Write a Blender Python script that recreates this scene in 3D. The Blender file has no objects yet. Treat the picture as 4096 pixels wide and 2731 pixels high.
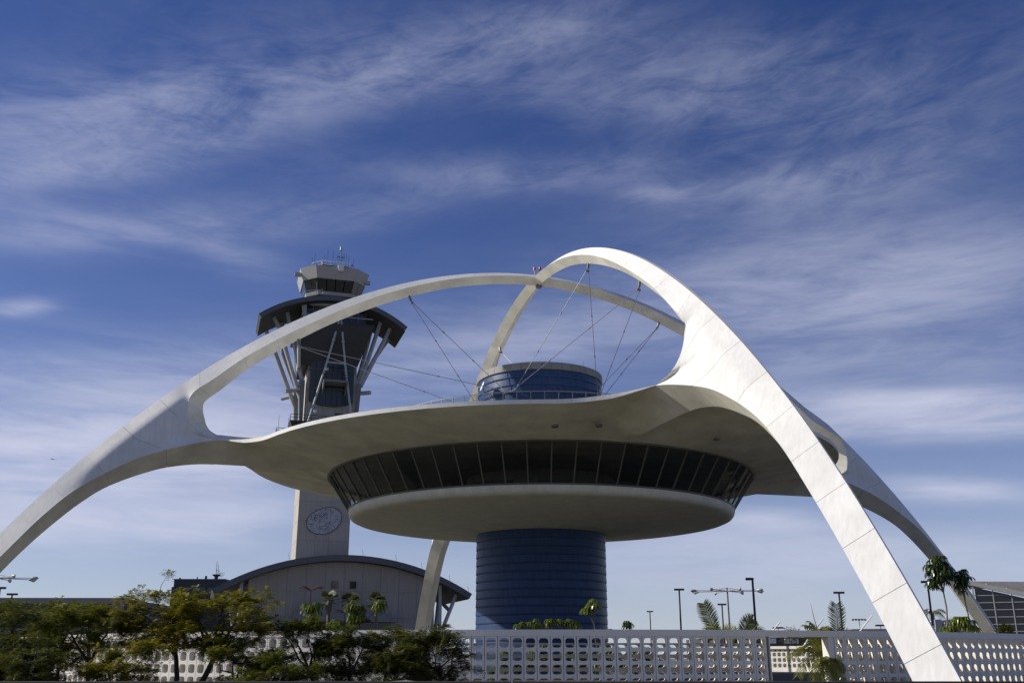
import bpy, math, random
import numpy as np
from mathutils import Vector, Matrix

S = bpy.context.scene
C = S.collection
PI = math.pi
rng = np.random.default_rng(7)
R = random.Random(11)

# ---------------------------------------------------------------- camera
cam = bpy.data.cameras.new('camera')
cam.sensor_width = 36.0
cam.lens = 36.0 * 4006 / 4096
cam.clip_start = 0.1
cam.clip_end = 6000
camo = bpy.data.objects.new('camera', cam)
C.objects.link(camo)
camo.location = (0, 0, 0)
camo.rotation_euler = (math.radians(90 + 17.51), 0, 0)
S.camera = camo

# ---------------------------------------------------------------- sky, sun, exposure
SUN_EL, SUN_AZ_BEHIND = math.radians(31), math.radians(5)   # sun stands to the left, a little behind the building
sun_dir = Vector((-math.cos(SUN_AZ_BEHIND) * math.cos(SUN_EL), math.sin(SUN_AZ_BEHIND) * math.cos(SUN_EL), math.sin(SUN_EL)))
sl = bpy.data.lights.new('sun', 'SUN')
sl.energy = 4.9
sl.angle = math.radians(0.53)
sl.color = (1.0, 0.95, 0.86)
so = bpy.data.objects.new('sun', sl)
so.rotation_euler = sun_dir.to_track_quat('Z', 'Y').to_euler()
so.location = (-200, 40, 200)
C.objects.link(so)

W = bpy.data.worlds.new('World')
S.world = W
W.use_nodes = True
nt = W.node_tree
nt.nodes.clear()
def N(tree, typ, **kw):
    n = tree.nodes.new(typ)
    for k, v in kw.items():
        setattr(n, k, v)
    return n
def L(tree, a, b):
    tree.links.new(a, b)
def math_node(tree, op, a, b=None, c=None):
    n = N(tree, 'ShaderNodeMath', operation=op)
    for i, v in enumerate((a, b, c)):
        if v is None:
            continue
        if isinstance(v, (int, float)):
            n.inputs[i].default_value = v
        else:
            L(tree, v, n.inputs[i])
    return n.outputs[0]

sky = N(nt, 'ShaderNodeTexSky', sky_type='NISHITA', sun_disc=False)
sky.sun_elevation = SUN_EL
sky.sun_rotation = math.radians(-90 + 5)
sky.altitude = 300
sky.air_density = 0.85
sky.dust_density = 0.55
sky.ozone_density = 4.0
SKY_STRENGTH = 0.082
geo = N(nt, 'ShaderNodeTexCoord')
sep = N(nt, 'ShaderNodeSeparateXYZ')
L(nt, geo.outputs['Generated'], sep.inputs[0])
X_, Y_, Z_ = sep.outputs
az = math_node(nt, 'ARCTAN2', X_, Y_)
el = math_node(nt, 'ARCSINE', Z_)
# colour of the clear air, graded as a whole like the photograph's deep blue
hsv = N(nt, 'ShaderNodeHueSaturation')
hsv.inputs['Hue'].default_value = 0.518
hsv.inputs['Saturation'].default_value = 1.22
hsv.inputs['Value'].default_value = 1.02
L(nt, sky.outputs[0], hsv.inputs['Color'])

def gaussian(a0, e0, sa, se, rot=0.0, amp=1.0):
    da = math_node(nt, 'SUBTRACT', az, a0)
    de = math_node(nt, 'SUBTRACT', el, e0)
    c, s = math.cos(rot), math.sin(rot)
    p = math_node(nt, 'ADD', math_node(nt, 'MULTIPLY', da, c / sa), math_node(nt, 'MULTIPLY', de, s / sa))
    q = math_node(nt, 'ADD', math_node(nt, 'MULTIPLY', da, -s / se), math_node(nt, 'MULTIPLY', de, c / se))
    r2 = math_node(nt, 'ADD', math_node(nt, 'MULTIPLY', p, p), math_node(nt, 'MULTIPLY', q, q))
    return math_node(nt, 'MULTIPLY', math_node(nt, 'EXPONENT', math_node(nt, 'MULTIPLY', r2, -1.0)), amp)

def streaks(rot, su, sv, scale, detail, rough, dist, seed):
    c, s = math.cos(rot), math.sin(rot)
    p = math_node(nt, 'ADD', math_node(nt, 'MULTIPLY', az, c * su), math_node(nt, 'MULTIPLY', el, s * su))
    q = math_node(nt, 'ADD', math_node(nt, 'MULTIPLY', az, -s * sv), math_node(nt, 'MULTIPLY', el, c * sv))
    cb = N(nt, 'ShaderNodeCombineXYZ')
    L(nt, p, cb.inputs[0]); L(nt, q, cb.inputs[1]); cb.inputs[2].default_value = seed
    n = N(nt, 'ShaderNodeTexNoise')
    n.inputs['Scale'].default_value = scale
    n.inputs['Detail'].default_value = detail
    n.inputs['Roughness'].default_value = rough
    n.inputs['Distortion'].default_value = dist
    L(nt, cb.outputs[0], n.inputs['Vector'])
    return n.outputs['Fac']

def smooth(v, lo, hi):
    n = N(nt, 'ShaderNodeMapRange', interpolation_type='SMOOTHSTEP')
    L(nt, v, n.inputs['Value'])
    n.inputs['From Min'].default_value = lo
    n.inputs['From Max'].default_value = hi
    return n.outputs[0]

def D2(x, y):            # direction table worked out from the photograph's lens (azimuth, elevation)
    f, c, s = 4006.0, math.cos(math.radians(17.51)), math.sin(math.radians(17.51))
    u, v = (x * 1.7415 - 2048) / f, -(y * 1.7415 - 1365.5) / f
    d = Vector((u, c - s * v, s + c * v)).normalized()
    return math.atan2(d.x, d.y), math.asin(d.z)

def band(x0, y0, x1, y1, width, amp):
    a0, e0 = D2(x0, y0); a1, e1 = D2(x1, y1)
    ln = math.hypot(a1 - a0, e1 - e0)
    return gaussian((a0 + a1) / 2, (e0 + e1) / 2, ln * 0.55, width, math.atan2(e1 - e0, a1 - a0), amp)

cirrus = [band(-250, 310, 760, 190, 0.046, 1.0), band(500, 230, 1400, 20, 0.026, 0.8), band(-100, 420, 420, 350, 0.022, 0.55),
          band(-150, 525, 900, 472, 0.020, 0.75), band(850, 395, 1650, 370, 0.018, 0.62), band(1500, 640, 2500, 560, 0.055, 0.95),
          band(1600, 455, 2250, 350, 0.022, 0.95), band(1150, 150, 2400, 120, 0.045, 0.6), band(1300, 230, 2400, 260, 0.025, 0.35),
          band(1860, 925, 2450, 915, 0.011, 2.2), band(1860, 975, 2450, 965, 0.012, 2.0), band(2040, 1120, 2330, 1130, 0.010, 1.6), band(1650, 1185, 1870, 1200, 0.010, 1.5),
          band(-150, 1090, 650, 1020, 0.045, 2.8), band(-200, 900, 900, 840, 0.035, 0.85), band(-100, 1220, 650, 1190, 0.022, 2.0), band(-150, 1010, 420, 985, 0.014, 1.5), band(1380, 1240, 2400, 1260, 0.018, 0.9),
          band(430, 560, 640, 620, 0.016, 0.5), band(1440, 445, 1590, 440, 0.008, 0.7), band(-20, 712, 120, 695, 0.008, 0.7),
          band(1500, 770, 2450, 800, 0.060, 0.45), band(900, 820, 1500, 760, 0.045, 0.5), band(900, 1290, 2450, 1330, 0.030, 0.55)]
tot = cirrus[0]
for g in cirrus[1:]:
    tot = math_node(nt, 'ADD', tot, g)
# thin cirrus beyond the named streaks, thickened out of view to whiten the fill
every = smooth(streaks(-0.1, 1.0, 3.2, 1.3, 3, 0.5, 0.4, 9.0), 0.40, 0.80)
outside = smooth(math_node(nt, 'ABSOLUTE', az), 0.50, 1.0)
tot = math_node(nt, 'ADD', tot, math_node(nt, 'MULTIPLY', every, math_node(nt, 'ADD', math_node(nt, 'MULTIPLY', outside, 1.0), 0.12)))
high = math_node(nt, 'ADD', math_node(nt, 'MULTIPLY', streaks(0.24, 2.4, 7.0, 2.0, 12, 0.62, 0.5, 1.3), 0.66),
                 math_node(nt, 'MULTIPLY', streaks(0.05, 7.0, 22.0, 2.0, 12, 0.66, 0.8, 4.7), 0.34))
low_ = math_node(nt, 'ADD', math_node(nt, 'MULTIPLY', streaks(0.02, 2.0, 13.0, 1.6, 12, 0.58, 0.4, 2.3), 0.66),
                 math_node(nt, 'MULTIPLY', streaks(-0.05, 6.0, 34.0, 1.6, 12, 0.64, 0.6, 7.7), 0.34))
up_ = smooth(el, 0.30, 0.50)
wisps = math_node(nt, 'ADD', math_node(nt, 'MULTIPLY', high, up_), math_node(nt, 'MULTIPLY', low_, math_node(nt, 'SUBTRACT', 1.0, up_)))
fibre = smooth(wisps, 0.34, 0.70)
tot = math_node(nt, 'MULTIPLY', tot, math_node(nt, 'SUBTRACT', 1.15, math_node(nt, 'MULTIPLY', up_, 0.50)))
cover = math_node(nt, 'MULTIPLY', tot, math_node(nt, 'ADD', math_node(nt, 'MULTIPLY', fibre, 0.95), math_node(nt, 'SUBTRACT', 0.22, math_node(nt, 'MULTIPLY', up_, 0.14))))
veil = math_node(nt, 'MULTIPLY', math_node(nt, 'EXPONENT', math_node(nt, 'MULTIPLY', math_node(nt, 'MAXIMUM', el, 0.0), -8.0)), 0.95)
cover = math_node(nt, 'ADD', math_node(nt, 'MULTIPLY', cover, 0.74), veil)
cover = math_node(nt, 'SUBTRACT', 1.0, math_node(nt, 'EXPONENT', math_node(nt, 'MULTIPLY', cover, -1.0)))
mix = N(nt, 'ShaderNodeMix', data_type='RGBA')
L(nt, cover, mix.inputs[0])
L(nt, hsv.outputs[0], mix.inputs[6])
mix.inputs[7].default_value = (0.61 / SKY_STRENGTH, 0.635 / SKY_STRENGTH, 0.785 / SKY_STRENGTH, 1)
bg = N(nt, 'ShaderNodeBackground')
bg.inputs['Strength'].default_value = SKY_STRENGTH
L(nt, mix.outputs[2], bg.inputs['Color'])
out = N(nt, 'ShaderNodeOutputWorld')
L(nt, bg.outputs[0], out.inputs['Surface'])

S.view_settings.view_transform = 'Standard'
S.view_settings.look = 'None'
S.view_settings.exposure = 0.0
S.view_settings.gamma = 1.0
S.view_settings.use_curve_mapping = False
S.render.engine = 'CYCLES'
S.cycles.max_bounces = 8
S.cycles.transparent_max_bounces = 12

# ---------------------------------------------------------------- materials
def principled(name):
    m = bpy.data.materials.new(name)
    m.use_nodes = True
    b = m.node_tree.nodes['Principled BSDF']
    return m, m.node_tree, b
def mat(name, col, rough=0.6, metal=0.0, var=0.10, scale=1.2, bump=0.0, bscale=30.0, streak=0.0, spec=None, stretch=None, var2=0.0):
    """procedural surface: base colour with patchy variation, optional vertical rain streaks and fine relief"""
    m, t, b = principled(name)
    b.inputs['Roughness'].default_value = rough
    b.inputs['Metallic'].default_value = metal
    if spec is not None:
        b.inputs['Specular IOR Level'].default_value = spec
    tc = N(t, 'ShaderNodeTexCoord')
    no = N(t, 'ShaderNodeTexNoise')
    no.inputs['Scale'].default_value = scale
    no.inputs['Detail'].default_value = 6
    no.inputs['Roughness'].default_value = 0.62
    if stretch:
        mp = N(t, 'ShaderNodeMapping')
        mp.inputs['Scale'].default_value = stretch
        L(t, tc.outputs['Object'], mp.inputs[0]); L(t, mp.outputs[0], no.inputs['Vector'])
    else:
        L(t, tc.outputs['Object'], no.inputs['Vector'])
    fac = no.outputs['Fac']
    if streak > 0:
        mp = N(t, 'ShaderNodeMapping')
        mp.inputs['Scale'].default_value = (2.6, 2.6, 0.16)
        L(t, tc.outputs['Object'], mp.inputs[0])
        n2 = N(t, 'ShaderNodeTexNoise')
        n2.inputs['Scale'].default_value = 1.6
        n2.inputs['Detail'].default_value = 5
        L(t, mp.outputs[0], n2.inputs['Vector'])
        fac = math_node(t, 'ADD', math_node(t, 'MULTIPLY', fac, 1 - streak), math_node(t, 'MULTIPLY', n2.outputs['Fac'], streak))
    rp = N(t, 'ShaderNodeValToRGB')
    rp.color_ramp.elements[0].position = 0.30
    rp.color_ramp.elements[1].position = 0.70
    lo = [max(0, c * (1 - var)) for c in col]
    hi = [min(1, c * (1 + var)) for c in col]
    rp.color_ramp.elements[0].color = (*lo, 1)
    rp.color_ramp.elements[1].color = (*hi, 1)
    L(t, fac, rp.inputs[0])
    L(t, rp.outputs[0], b.inputs['Base Color'])
    if bump > 0:
        nb = N(t, 'ShaderNodeTexNoise')
        nb.inputs['Scale'].default_value = bscale
        nb.inputs['Detail'].default_value = 4
        L(t, tc.outputs['Object'], nb.inputs['Vector'])
        bp = N(t, 'ShaderNodeBump')
        bp.inputs['Strength'].default_value = bump
        bp.inputs['Distance'].default_value = 0.02
        L(t, nb.outputs['Fac'], bp.inputs['Height'])
        L(t, bp.outputs[0], b.inputs['Normal'])
    return m
def ribbed(name, col, pitch, rough=0.8, var=0.10):
    """precast concrete with fine vertical ribs (wave relief along local X+Y)"""
    m = mat(name, col, rough, var=var, scale=0.35, streak=0.6)
    t = m.node_tree; b = t.nodes['Principled BSDF']
    tc = N(t, 'ShaderNodeTexCoord'); sp = N(t, 'ShaderNodeSeparateXYZ')
    L(t, tc.outputs['Object'], sp.inputs[0])
    w = math_node(t, 'SINE', math_node(t, 'MULTIPLY', math_node(t, 'ADD', sp.outputs[0], sp.outputs[1]), 2 * PI / pitch))
    bp = N(t, 'ShaderNodeBump'); bp.inputs['Strength'].default_value = 0.8; bp.inputs['Distance'].default_value = 0.05
    L(t, w, bp.inputs['Height']); L(t, bp.outputs[0], b.inputs['Normal'])
    return m
def leaf_mat(name, ca, cb, trans, rough=0.55, spec=0.3, scale=0.9):
    m, t, b = principled(name)
    b.inputs['Roughness'].default_value = rough
    b.inputs['Specular IOR Level'].default_value = spec
    tc = N(t, 'ShaderNodeTexCoord'); no = N(t, 'ShaderNodeTexNoise')
    no.inputs['Scale'].default_value = scale; no.inputs['Detail'].default_value = 7
    no.inputs['Roughness'].default_value = 0.75
    L(t, tc.outputs['Object'], no.inputs['Vector'])
    rp = N(t, 'ShaderNodeValToRGB')
    rp.color_ramp.elements[0].position = 0.36; rp.color_ramp.elements[1].position = 0.66
    rp.color_ramp.elements[0].color = (*ca, 1); rp.color_ramp.elements[1].color = (*cb, 1)
    L(t, no.outputs['Fac'], rp.inputs[0]); L(t, rp.outputs[0], b.inputs['Base Color'])
    tr = N(t, 'ShaderNodeBsdfTranslucent')
    L(t, rp.outputs[0], tr.inputs['Color'])
    mx = N(t, 'ShaderNodeMixShader'); mx.inputs[0].default_value = trans
    o = t.nodes['Material Output']
    L(t, b.outputs[0], mx.inputs[1]); L(t, tr.outputs[0], mx.inputs[2]); L(t, mx.outputs[0], o.inputs['Surface'])
    return m
def glass_mat(name, tint, see=0.3, rough=0.03, var=0.0):
    """dark tinted pane: reflects by Fresnel and lets some of the room behind show"""
    m, t, b = principled(name)
    b.inputs['Base Color'].default_value = (*tint, 1)
    b.inputs['Roughness'].default_value = rough
    b.inputs['Specular IOR Level'].default_value = 0.6
    tp = N(t, 'ShaderNodeBsdfTransparent'); tp.inputs[0].default_value = (0.90, 0.92, 0.92, 1)
    mx = N(t, 'ShaderNodeMixShader'); mx.inputs[0].default_value = see
    L(t, b.outputs[0], mx.inputs[1]); L(t, tp.outputs[0], mx.inputs[2])
    L(t, mx.outputs[0], t.nodes['Material Output'].inputs['Surface'])
    return m

M = {}
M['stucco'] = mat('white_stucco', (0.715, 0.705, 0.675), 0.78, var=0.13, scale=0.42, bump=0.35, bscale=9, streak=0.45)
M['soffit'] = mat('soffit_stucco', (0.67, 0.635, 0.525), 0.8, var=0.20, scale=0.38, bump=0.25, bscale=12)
M['bowl'] = mat('bowl_concrete', (0.68, 0.655, 0.565), 0.8, var=0.18, scale=0.7, bump=0.25, bscale=12, streak=0.4)
M['blue'] = mat('blue_metal_panel', (0.025, 0.053, 0.125), 0.40, var=0.30, scale=0.8, streak=0.8, spec=0.25)
M['fascia'] = mat('grey_metal_fascia', (0.20, 0.195, 0.185), 0.6, var=0.08)
M['mullion'] = mat('bronze_mullion', (0.12, 0.113, 0.095), 0.5, var=0.05)
M['glass'] = glass_mat('restaurant_glass', (0.012, 0.014, 0.015), 0.80, 0.02)
M['rail_glass'] = glass_mat('railing_glass', (0.05, 0.06, 0.06), 0.95, 0.02)
M['room'] = mat('dim_room_finish', (0.42, 0.41, 0.385), 0.85, var=0.25, scale=0.7)
M['steel'] = mat('weathered_steel', (0.17, 0.17, 0.17), 0.45, 0.6, var=0.08)
M['cable'] = mat('steel_cable', (0.24, 0.24, 0.24), 0.4, 0.7, var=0.06)
M['wall'] = mat('white_painted_block', (0.74, 0.705, 0.64), 0.75, var=0.06, scale=1.6, bump=0.2, bscale=18, streak=0.4)
M['ground'] = mat('dry_ground', (0.16, 0.148, 0.12), 0.9, var=0.25, scale=0.08, bump=0.4, bscale=3)
M['asphalt'] = mat('asphalt', (0.055, 0.055, 0.055), 0.9, var=0.2, scale=0.4, bump=0.4, bscale=20)
M['dimming_dark'] = mat('bounce_dimming_dark', (0.035, 0.036, 0.020), 0.95, var=0.35, scale=0.6, bump=0.5, bscale=6)  # near-black ground colour chosen to hold bounce light off the column
M['paving'] = mat('tan_paving', (0.14, 0.13, 0.10), 0.85, var=0.12, scale=0.5, bump=0.2, bscale=10)
M['tower'] = ribbed('tower_precast', (0.42, 0.39, 0.34), 0.34)
M['gable'] = ribbed('gable_precast', (0.33, 0.305, 0.275), 0.36)
M['pylon'] = mat('grey_pylon', (0.17, 0.175, 0.18), 0.7, var=0.08)
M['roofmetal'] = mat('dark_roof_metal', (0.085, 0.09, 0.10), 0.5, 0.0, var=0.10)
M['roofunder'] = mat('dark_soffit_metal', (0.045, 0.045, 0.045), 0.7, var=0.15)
M['charcoal'] = mat('charcoal_cladding', (0.030, 0.032, 0.034), 0.6, var=0.12)
M['tealglass'] = glass_mat('teal_glass', (0.012, 0.022, 0.022), 0.0, 0.25)
M['blackglass'] = glass_mat('black_glass', (0.012, 0.018, 0.02), 0.0, 0.05)
M['paleglass'] = mat('pale_green_glass', (0.28, 0.40, 0.37), 0.2, var=0.06)
M['pipe'] = mat('grey_pipe_paint', (0.36, 0.37, 0.38), 0.5, var=0.08, scale=2)
M['cabmetal'] = mat('light_cab_metal', (0.36, 0.355, 0.34), 0.55, var=0.07, streak=0.7)
M['whitepaint'] = mat('white_paint', (0.72, 0.72, 0.70), 0.55, var=0.05)
M['darkpole'] = mat('dark_bronze_paint', (0.035, 0.033, 0.032), 0.5, var=0.1)
M['greypole'] = mat('galvanised_pole', (0.40, 0.41, 0.42), 0.45, 0.2, var=0.08)
M['lens'] = mat('lamp_lens', (0.55, 0.56, 0.56), 0.25, var=0.05)
M['red'] = mat('red_beacon', (0.42, 0.02, 0.025), 0.3, var=0.05)
M['oval'] = mat('oval_plate', (0.42, 0.42, 0.45), 0.5, var=0.08)
M['darkdot'] = mat('dark_holes', (0.04, 0.04, 0.045), 0.7, var=0.05)
M['concrete'] = mat('aged_concrete', (0.24, 0.23, 0.21), 0.85, var=0.14, scale=0.2, streak=0.5)
M['darkbuild'] = mat('dark_cladding', (0.045, 0.047, 0.052), 0.7, var=0.12, scale=0.2)
M['darkwin'] = glass_mat('dark_window', (0.006, 0.008, 0.011), 0.0, 0.12)
M['roofgravel'] = mat('weathered_roof', (0.20, 0.19, 0.175), 0.9, var=0.25, scale=0.5)
M['whitemetal'] = mat('white_cladding', (0.70, 0.70, 0.69), 0.6, var=0.04)
M['rust'] = mat('brown_rail_paint', (0.035, 0.026, 0.02), 0.7, var=0.3, scale=2.0)
M['bark'] = mat('dark_bark', (0.055, 0.045, 0.036), 0.9, var=0.3, scale=5, bump=0.6, bscale=20)
M['greybark'] = mat('grey_bark', (0.16, 0.145, 0.12), 0.9, var=0.2, scale=5, bump=0.5, bscale=20)
M['leaf_gold'] = leaf_mat('gold_green_leaves', (0.13, 0.142, 0.012), (0.31, 0.255, 0.02), 0.48)
M['leaf_olive'] = leaf_mat('olive_green_leaves', (0.082, 0.112, 0.012), (0.19, 0.19, 0.018), 0.45)
M['leaf_dark'] = leaf_mat('dark_green_leaves', (0.056, 0.074, 0.012), (0.135, 0.132, 0.016), 0.43)
M['leaf_gloss'] = leaf_mat('glossy_green_leaves', (0.075, 0.115, 0.010), (0.160, 0.185, 0.015), 0.35, 0.22, 0.6, 2.0)
M['leaf_gloss_dark'] = leaf_mat('dark_glossy_leaves', (0.028, 0.048, 0.010), (0.060, 0.085, 0.014), 0.25, 0.22, 0.6, 2.0)
M['palm'] = leaf_mat('palm_leaves', (0.13, 0.15, 0.02), (0.25, 0.24, 0.03), 0.48, 0.4, 0.4, 2.0)
M['palm_grey'] = leaf_mat('grey_palm_leaves', (0.085, 0.10, 0.035), (0.15, 0.16, 0.065), 0.35, 0.5, 0.3, 2.0)
M['flower'] = mat('dark_red_flowers', (0.085, 0.012, 0.018), 0.8, var=0.3, scale=6)
M['bird'] = mat('dark_feathers', (0.03, 0.03, 0.03), 0.8)

for key, amt in (('wall', .10), ('stucco', .06), ('tower', .10), ('gable', .10), ('blue', .16), ('fascia', .25)):
    t = M[key].node_tree; b_ = t.nodes['Principled BSDF']; lk = b_.inputs['Base Color'].links[0]; src = lk.from_socket
    oi = N(t, 'ShaderNodeObjectInfo'); hs = N(t, 'ShaderNodeHueSaturation')
    L(t, math_node(t, 'ADD', math_node(t, 'MULTIPLY', oi.outputs['Random'], amt), 1 - amt / 2), hs.inputs['Value'])
    L(t, src, hs.inputs['Color']); L(t, hs.outputs[0], b_.inputs['Base Color'])

# ---------------------------------------------------------------- mesh helpers
class MB:
    def __init__(s):
        s.v = []; s.f = []
    def add(s, v, f):
        o = len(s.v)
        s.v.extend([tuple(map(float, p)) for p in v])
        s.f.extend([tuple(int(i) + o for i in q) for q in f])
        return s
    def box(s, lo, hi, fr=None):
        x0, y0, z0 = lo; x1, y1, z1 = hi
        v = [(x0, y0, z0), (x1, y0, z0), (x1, y1, z0), (x0, y1, z0), (x0, y0, z1), (x1, y0, z1), (x1, y1, z1), (x0, y1, z1)]
        if fr: v = [fr(*p) for p in v]
        return s.add(v, [(0, 3, 2, 1), (4, 5, 6, 7), (0, 1, 5, 4), (1, 2, 6, 5), (2, 3, 7, 6), (3, 0, 4, 7)])
    def hexa(s, v, fr=None):
        if fr: v = [fr(*p) for p in v]
        return s.add(v, [(0, 3, 2, 1), (4, 5, 6, 7), (0, 1, 5, 4), (1, 2, 6, 5), (2, 3, 7, 6), (3, 0, 4, 7)])
    def tube(s, path, rad, n=8, cap=True):
        P = [Vector(p) for p in path]
        if not hasattr(rad, '__len__'): rad = [rad] * len(P)
        rings = []
        up = Vector((0, 0, 1))
        t0 = (P[1] - P[0]).normalized()
        if abs(t0.dot(up)) > 0.95: up = Vector((1, 0, 0))
        a = t0.cross(up).normalized()
        for i, p in enumerate(P):
            t = (P[min(i + 1, len(P) - 1)] - P[max(i - 1, 0)]).normalized()
            a = (a - t * a.dot(t)).normalized()
            b = t.cross(a)
            rings.append([p + (a * math.cos(2 * PI * k / n) + b * math.sin(2 * PI * k / n)) * rad[i] for k in range(n)])
        v = [q for r in rings for q in r]
        f = []
        for i in range(len(P) - 1):
            for k in range(n):
                f.append((i * n + k, i * n + (k + 1) % n, (i + 1) * n + (k + 1) % n, (i + 1) * n + k))
        if cap:
            f.append(tuple(range(n - 1, -1, -1))); f.append(tuple((len(P) - 1) * n + k for k in range(n)))
        return s.add(v, f)
    def revolve(s, prof, c, n=64, a0=0.0, a1=2 * PI, fr=None):
        full = abs(a1 - a0 - 2 * PI) < 1e-6
        m = n if full else n + 1
        v = []
        for k in range(m):
            a = a0 + (a1 - a0) * k / n
            for r, z in prof:
                v.append((c[0] + r * math.sin(a), c[1] - r * math.cos(a), c[2] + z))
        if fr: v = [fr(*p) for p in v]
        q = len(prof); f = []
        for k in range(n):
            k2 = (k + 1) % m
            for i in range(q - 1):
                f.append((k * q + i, k2 * q + i, k2 * q + i + 1, k * q + i + 1))
        return s.add(v, f)
    def prism(s, poly, h0, h1, fr):
        """poly of (x,z) swept in depth from h0 to h1 in frame fr(x,depth,z)"""
        n = len(poly)
        v = [fr(x, h0, z) for x, z in poly] + [fr(x, h1, z) for x, z in poly]
        f = [tuple(range(n)), tuple(range(2 * n - 1, n - 1, -1))]
        for i in range(n):
            j = (i + 1) % n
            f.append((i, i + n, j + n, j))
        return s.add(v, f)
    def build(s, name, m, parent=None, sharp=None, kind=None):
        ob = obj_from(name, np.array(s.v, dtype=np.float64), s.f, m, parent, sharp)
        if kind: ob['kind'] = kind
        return ob

def root_loc(o):
    while o.parent: o = o.parent
    return np.array(o.location)
def obj_from(name, V, F, m, parent=None, sharp=None):
    me = bpy.data.meshes.new(name)
    if parent is not None:
        V = V - root_loc(parent)
    me.from_pydata([tuple(p) for p in V], [], F)
    me.validate()
    me.update()
    if m: me.materials.append(M[m] if isinstance(m, str) else m)
    if sharp is not None:
        smooth_by_angle(me, sharp)
    ob = bpy.data.objects.new(name, me)
    C.objects.link(ob)
    if parent is not None: ob.parent = parent
    return ob
def smooth_by_angle(me, deg):
    me.polygons.foreach_set('use_smooth', [True] * len(me.polygons))
    me.set_sharp_from_angle(angle=math.radians(deg))
def thing(name, label, cat, loc, group=None):
    o = bpy.data.objects.new(name, None)
    o.empty_display_size = 0.5
    o.location = loc
    C.objects.link(o)
    return tag(o, label, cat, group)
def tag(o, label, cat, group=None):
    o['label'] = label; o['category'] = cat
    if group: o['group'] = group
    return o
def structure(o):
    o['kind'] = 'structure'
    return o
def place(name, me, parent, loc, rot=(0, 0, 0)):
    o = bpy.data.objects.new(name, me)
    C.objects.link(o)
    o.parent = parent
    o.location = loc
    o.rotation_euler = rot
    return o

GZ = -1.7                      # ground level; the eye is 1.7 m above it
OX, OY = 2.9, 102.0            # centre of the arched building
PHI = 0.312                    # azimuth of its front right leg, from -Y towards +X

# ---------------------------------------------------------------- ground
g = MB(); n = 48
g.add([(0, 0, GZ)] + [(3000 * math.cos(2 * PI * k / n), 3000 * math.sin(2 * PI * k / n), GZ) for k in range(n)],
      [(0, 1 + k, 1 + (k + 1) % n) for k in range(n)])
structure(g.build('ground', 'ground'))
structure(MB().add([(-160, 6, GZ + .004), (160, 6, GZ + .004), (160, 30, GZ + .004), (-160, 30, GZ + .004)], [(0, 1, 2, 3)]).build('road', 'asphalt'))
g = MB(); g.revolve([(0.01, 0), (46.1, 0)], (OX, OY, GZ + .006), 96)
structure(g.build('courtyard_paving', 'paving'))
g = MB(); g.revolve([(0.01, 0), (33.0, 0)], (OX, OY, GZ + .011), 96)
structure(g.build('bounce_dimming_disc', 'dimming_dark'))  # unseen dark disc added under the saucer to cut bounce on the column
kerb = MB()
for x in range(-80, 80, 4):
    kerb.box((x + .01, 30.02, GZ), (x + 3.99, 30.27, GZ + .14))
structure(kerb.build('kerb', 'concrete'))

# ---------------------------------------------------------------- the arched building
TB = thing('arched_building', 'white saucer-shaped building slung under two giant crossing parabolic arches', 'building', (OX, OY, GZ))
EC = (39.65, -30.117, 1.567, -1.9675)
def Ez(r):
    q = (r / 50.0) ** 2
    return EC[0] + EC[1] * q + EC[2] * q * q + EC[3] * q ** 3
def Ed(r):
    return (Ez(r + 1e-3) - Ez(r - 1e-3)) / 2e-3
def lerp_tab(tab, x):
    xs = [t[0] for t in tab]
    return [float(np.interp(x, xs, [t[k] for t in tab])) for k in range(1, len(tab[0]))]
DEPTH = [(0, .45, 1.15), (10, .62, 1.3), (17, .80, 1.55), (24, 1.05, 1.75), (31, 1.18, 2.05)]
LEG = (1.62, 2.4)
FAN_TOP = [(33.5, 33.3, 24.6, 32.4, 24.0), (34.5, 34.3, 23.8, 33.2, 23.3), (35.4, 34.85, 23.0, 33.55, 22.8), (36.3, 34.9, 22.1, 33.55, 22.1),
           (37.2, 34.75, 20.85, 33.35, 21.4), (37.9, 34.2, 19.85, 33.1, 20.72), (38.4, 33.4, 19.32, 32.72, 20.25), (38.8, 32.1, 18.97, 32.1, 19.9)]
FAN_LOW = [(38.82, 32.1, 18.96, 32.1, 17.1), (39.3, 33.4, 18.7, 33.4, 17.05), (40.4, 36.4, 17.9, 36.2, 16.6), (41.6, 38.6, 17.1, 38.3, 15.9),
           (43.2, 41.3, 15.6, 40.9, 14.7), (45.0, 43.9, 13.6, 43.3, 12.75), (46.8, 45.8, 11.6, 45.2, 10.7)]
def normal_in(r):
    d = Ed(r); ln = math.hypot(1, d)
    return (d / ln, -1 / ln)          # inwards and down
def pchip(tab):
    X = np.array([t[0] for t in tab]); Y = np.array([t[1:] for t in tab]); h = np.diff(X)[:, None]; d = np.diff(Y, axis=0) / h
    m = np.zeros_like(Y); m[0] = d[0]; m[-1] = d[-1]
    m[1:-1] = (d[:-1] * h[1:] + d[1:] * h[:-1]) / (h[1:] + h[:-1])
    def ev(x):
        i = int(np.clip(np.searchsorted(X, x) - 1, 0, len(X) - 2)); t = (x - X[i]) / h[i, 0]
        return tuple((1 + 2 * t) * (1 - t) ** 2 * Y[i] + t * (1 - t) ** 2 * h[i, 0] * m[i] + t * t * (3 - 2 * t) * Y[i + 1] + t * t * (t - 1) * h[i, 0] * m[i + 1])
    return ev
def perp_pt(r, d1, d2):
    nx, nz = normal_in(r); z = Ez(r)
    return (r + nx * d1, z + nz * d1, r + nx * d2, z + nz * d2)
TOPS = pchip([(r,) + perp_pt(r, *lerp_tab(DEPTH, r)) for r in (24, 26.5, 29, 31)] + FAN_TOP)
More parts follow.
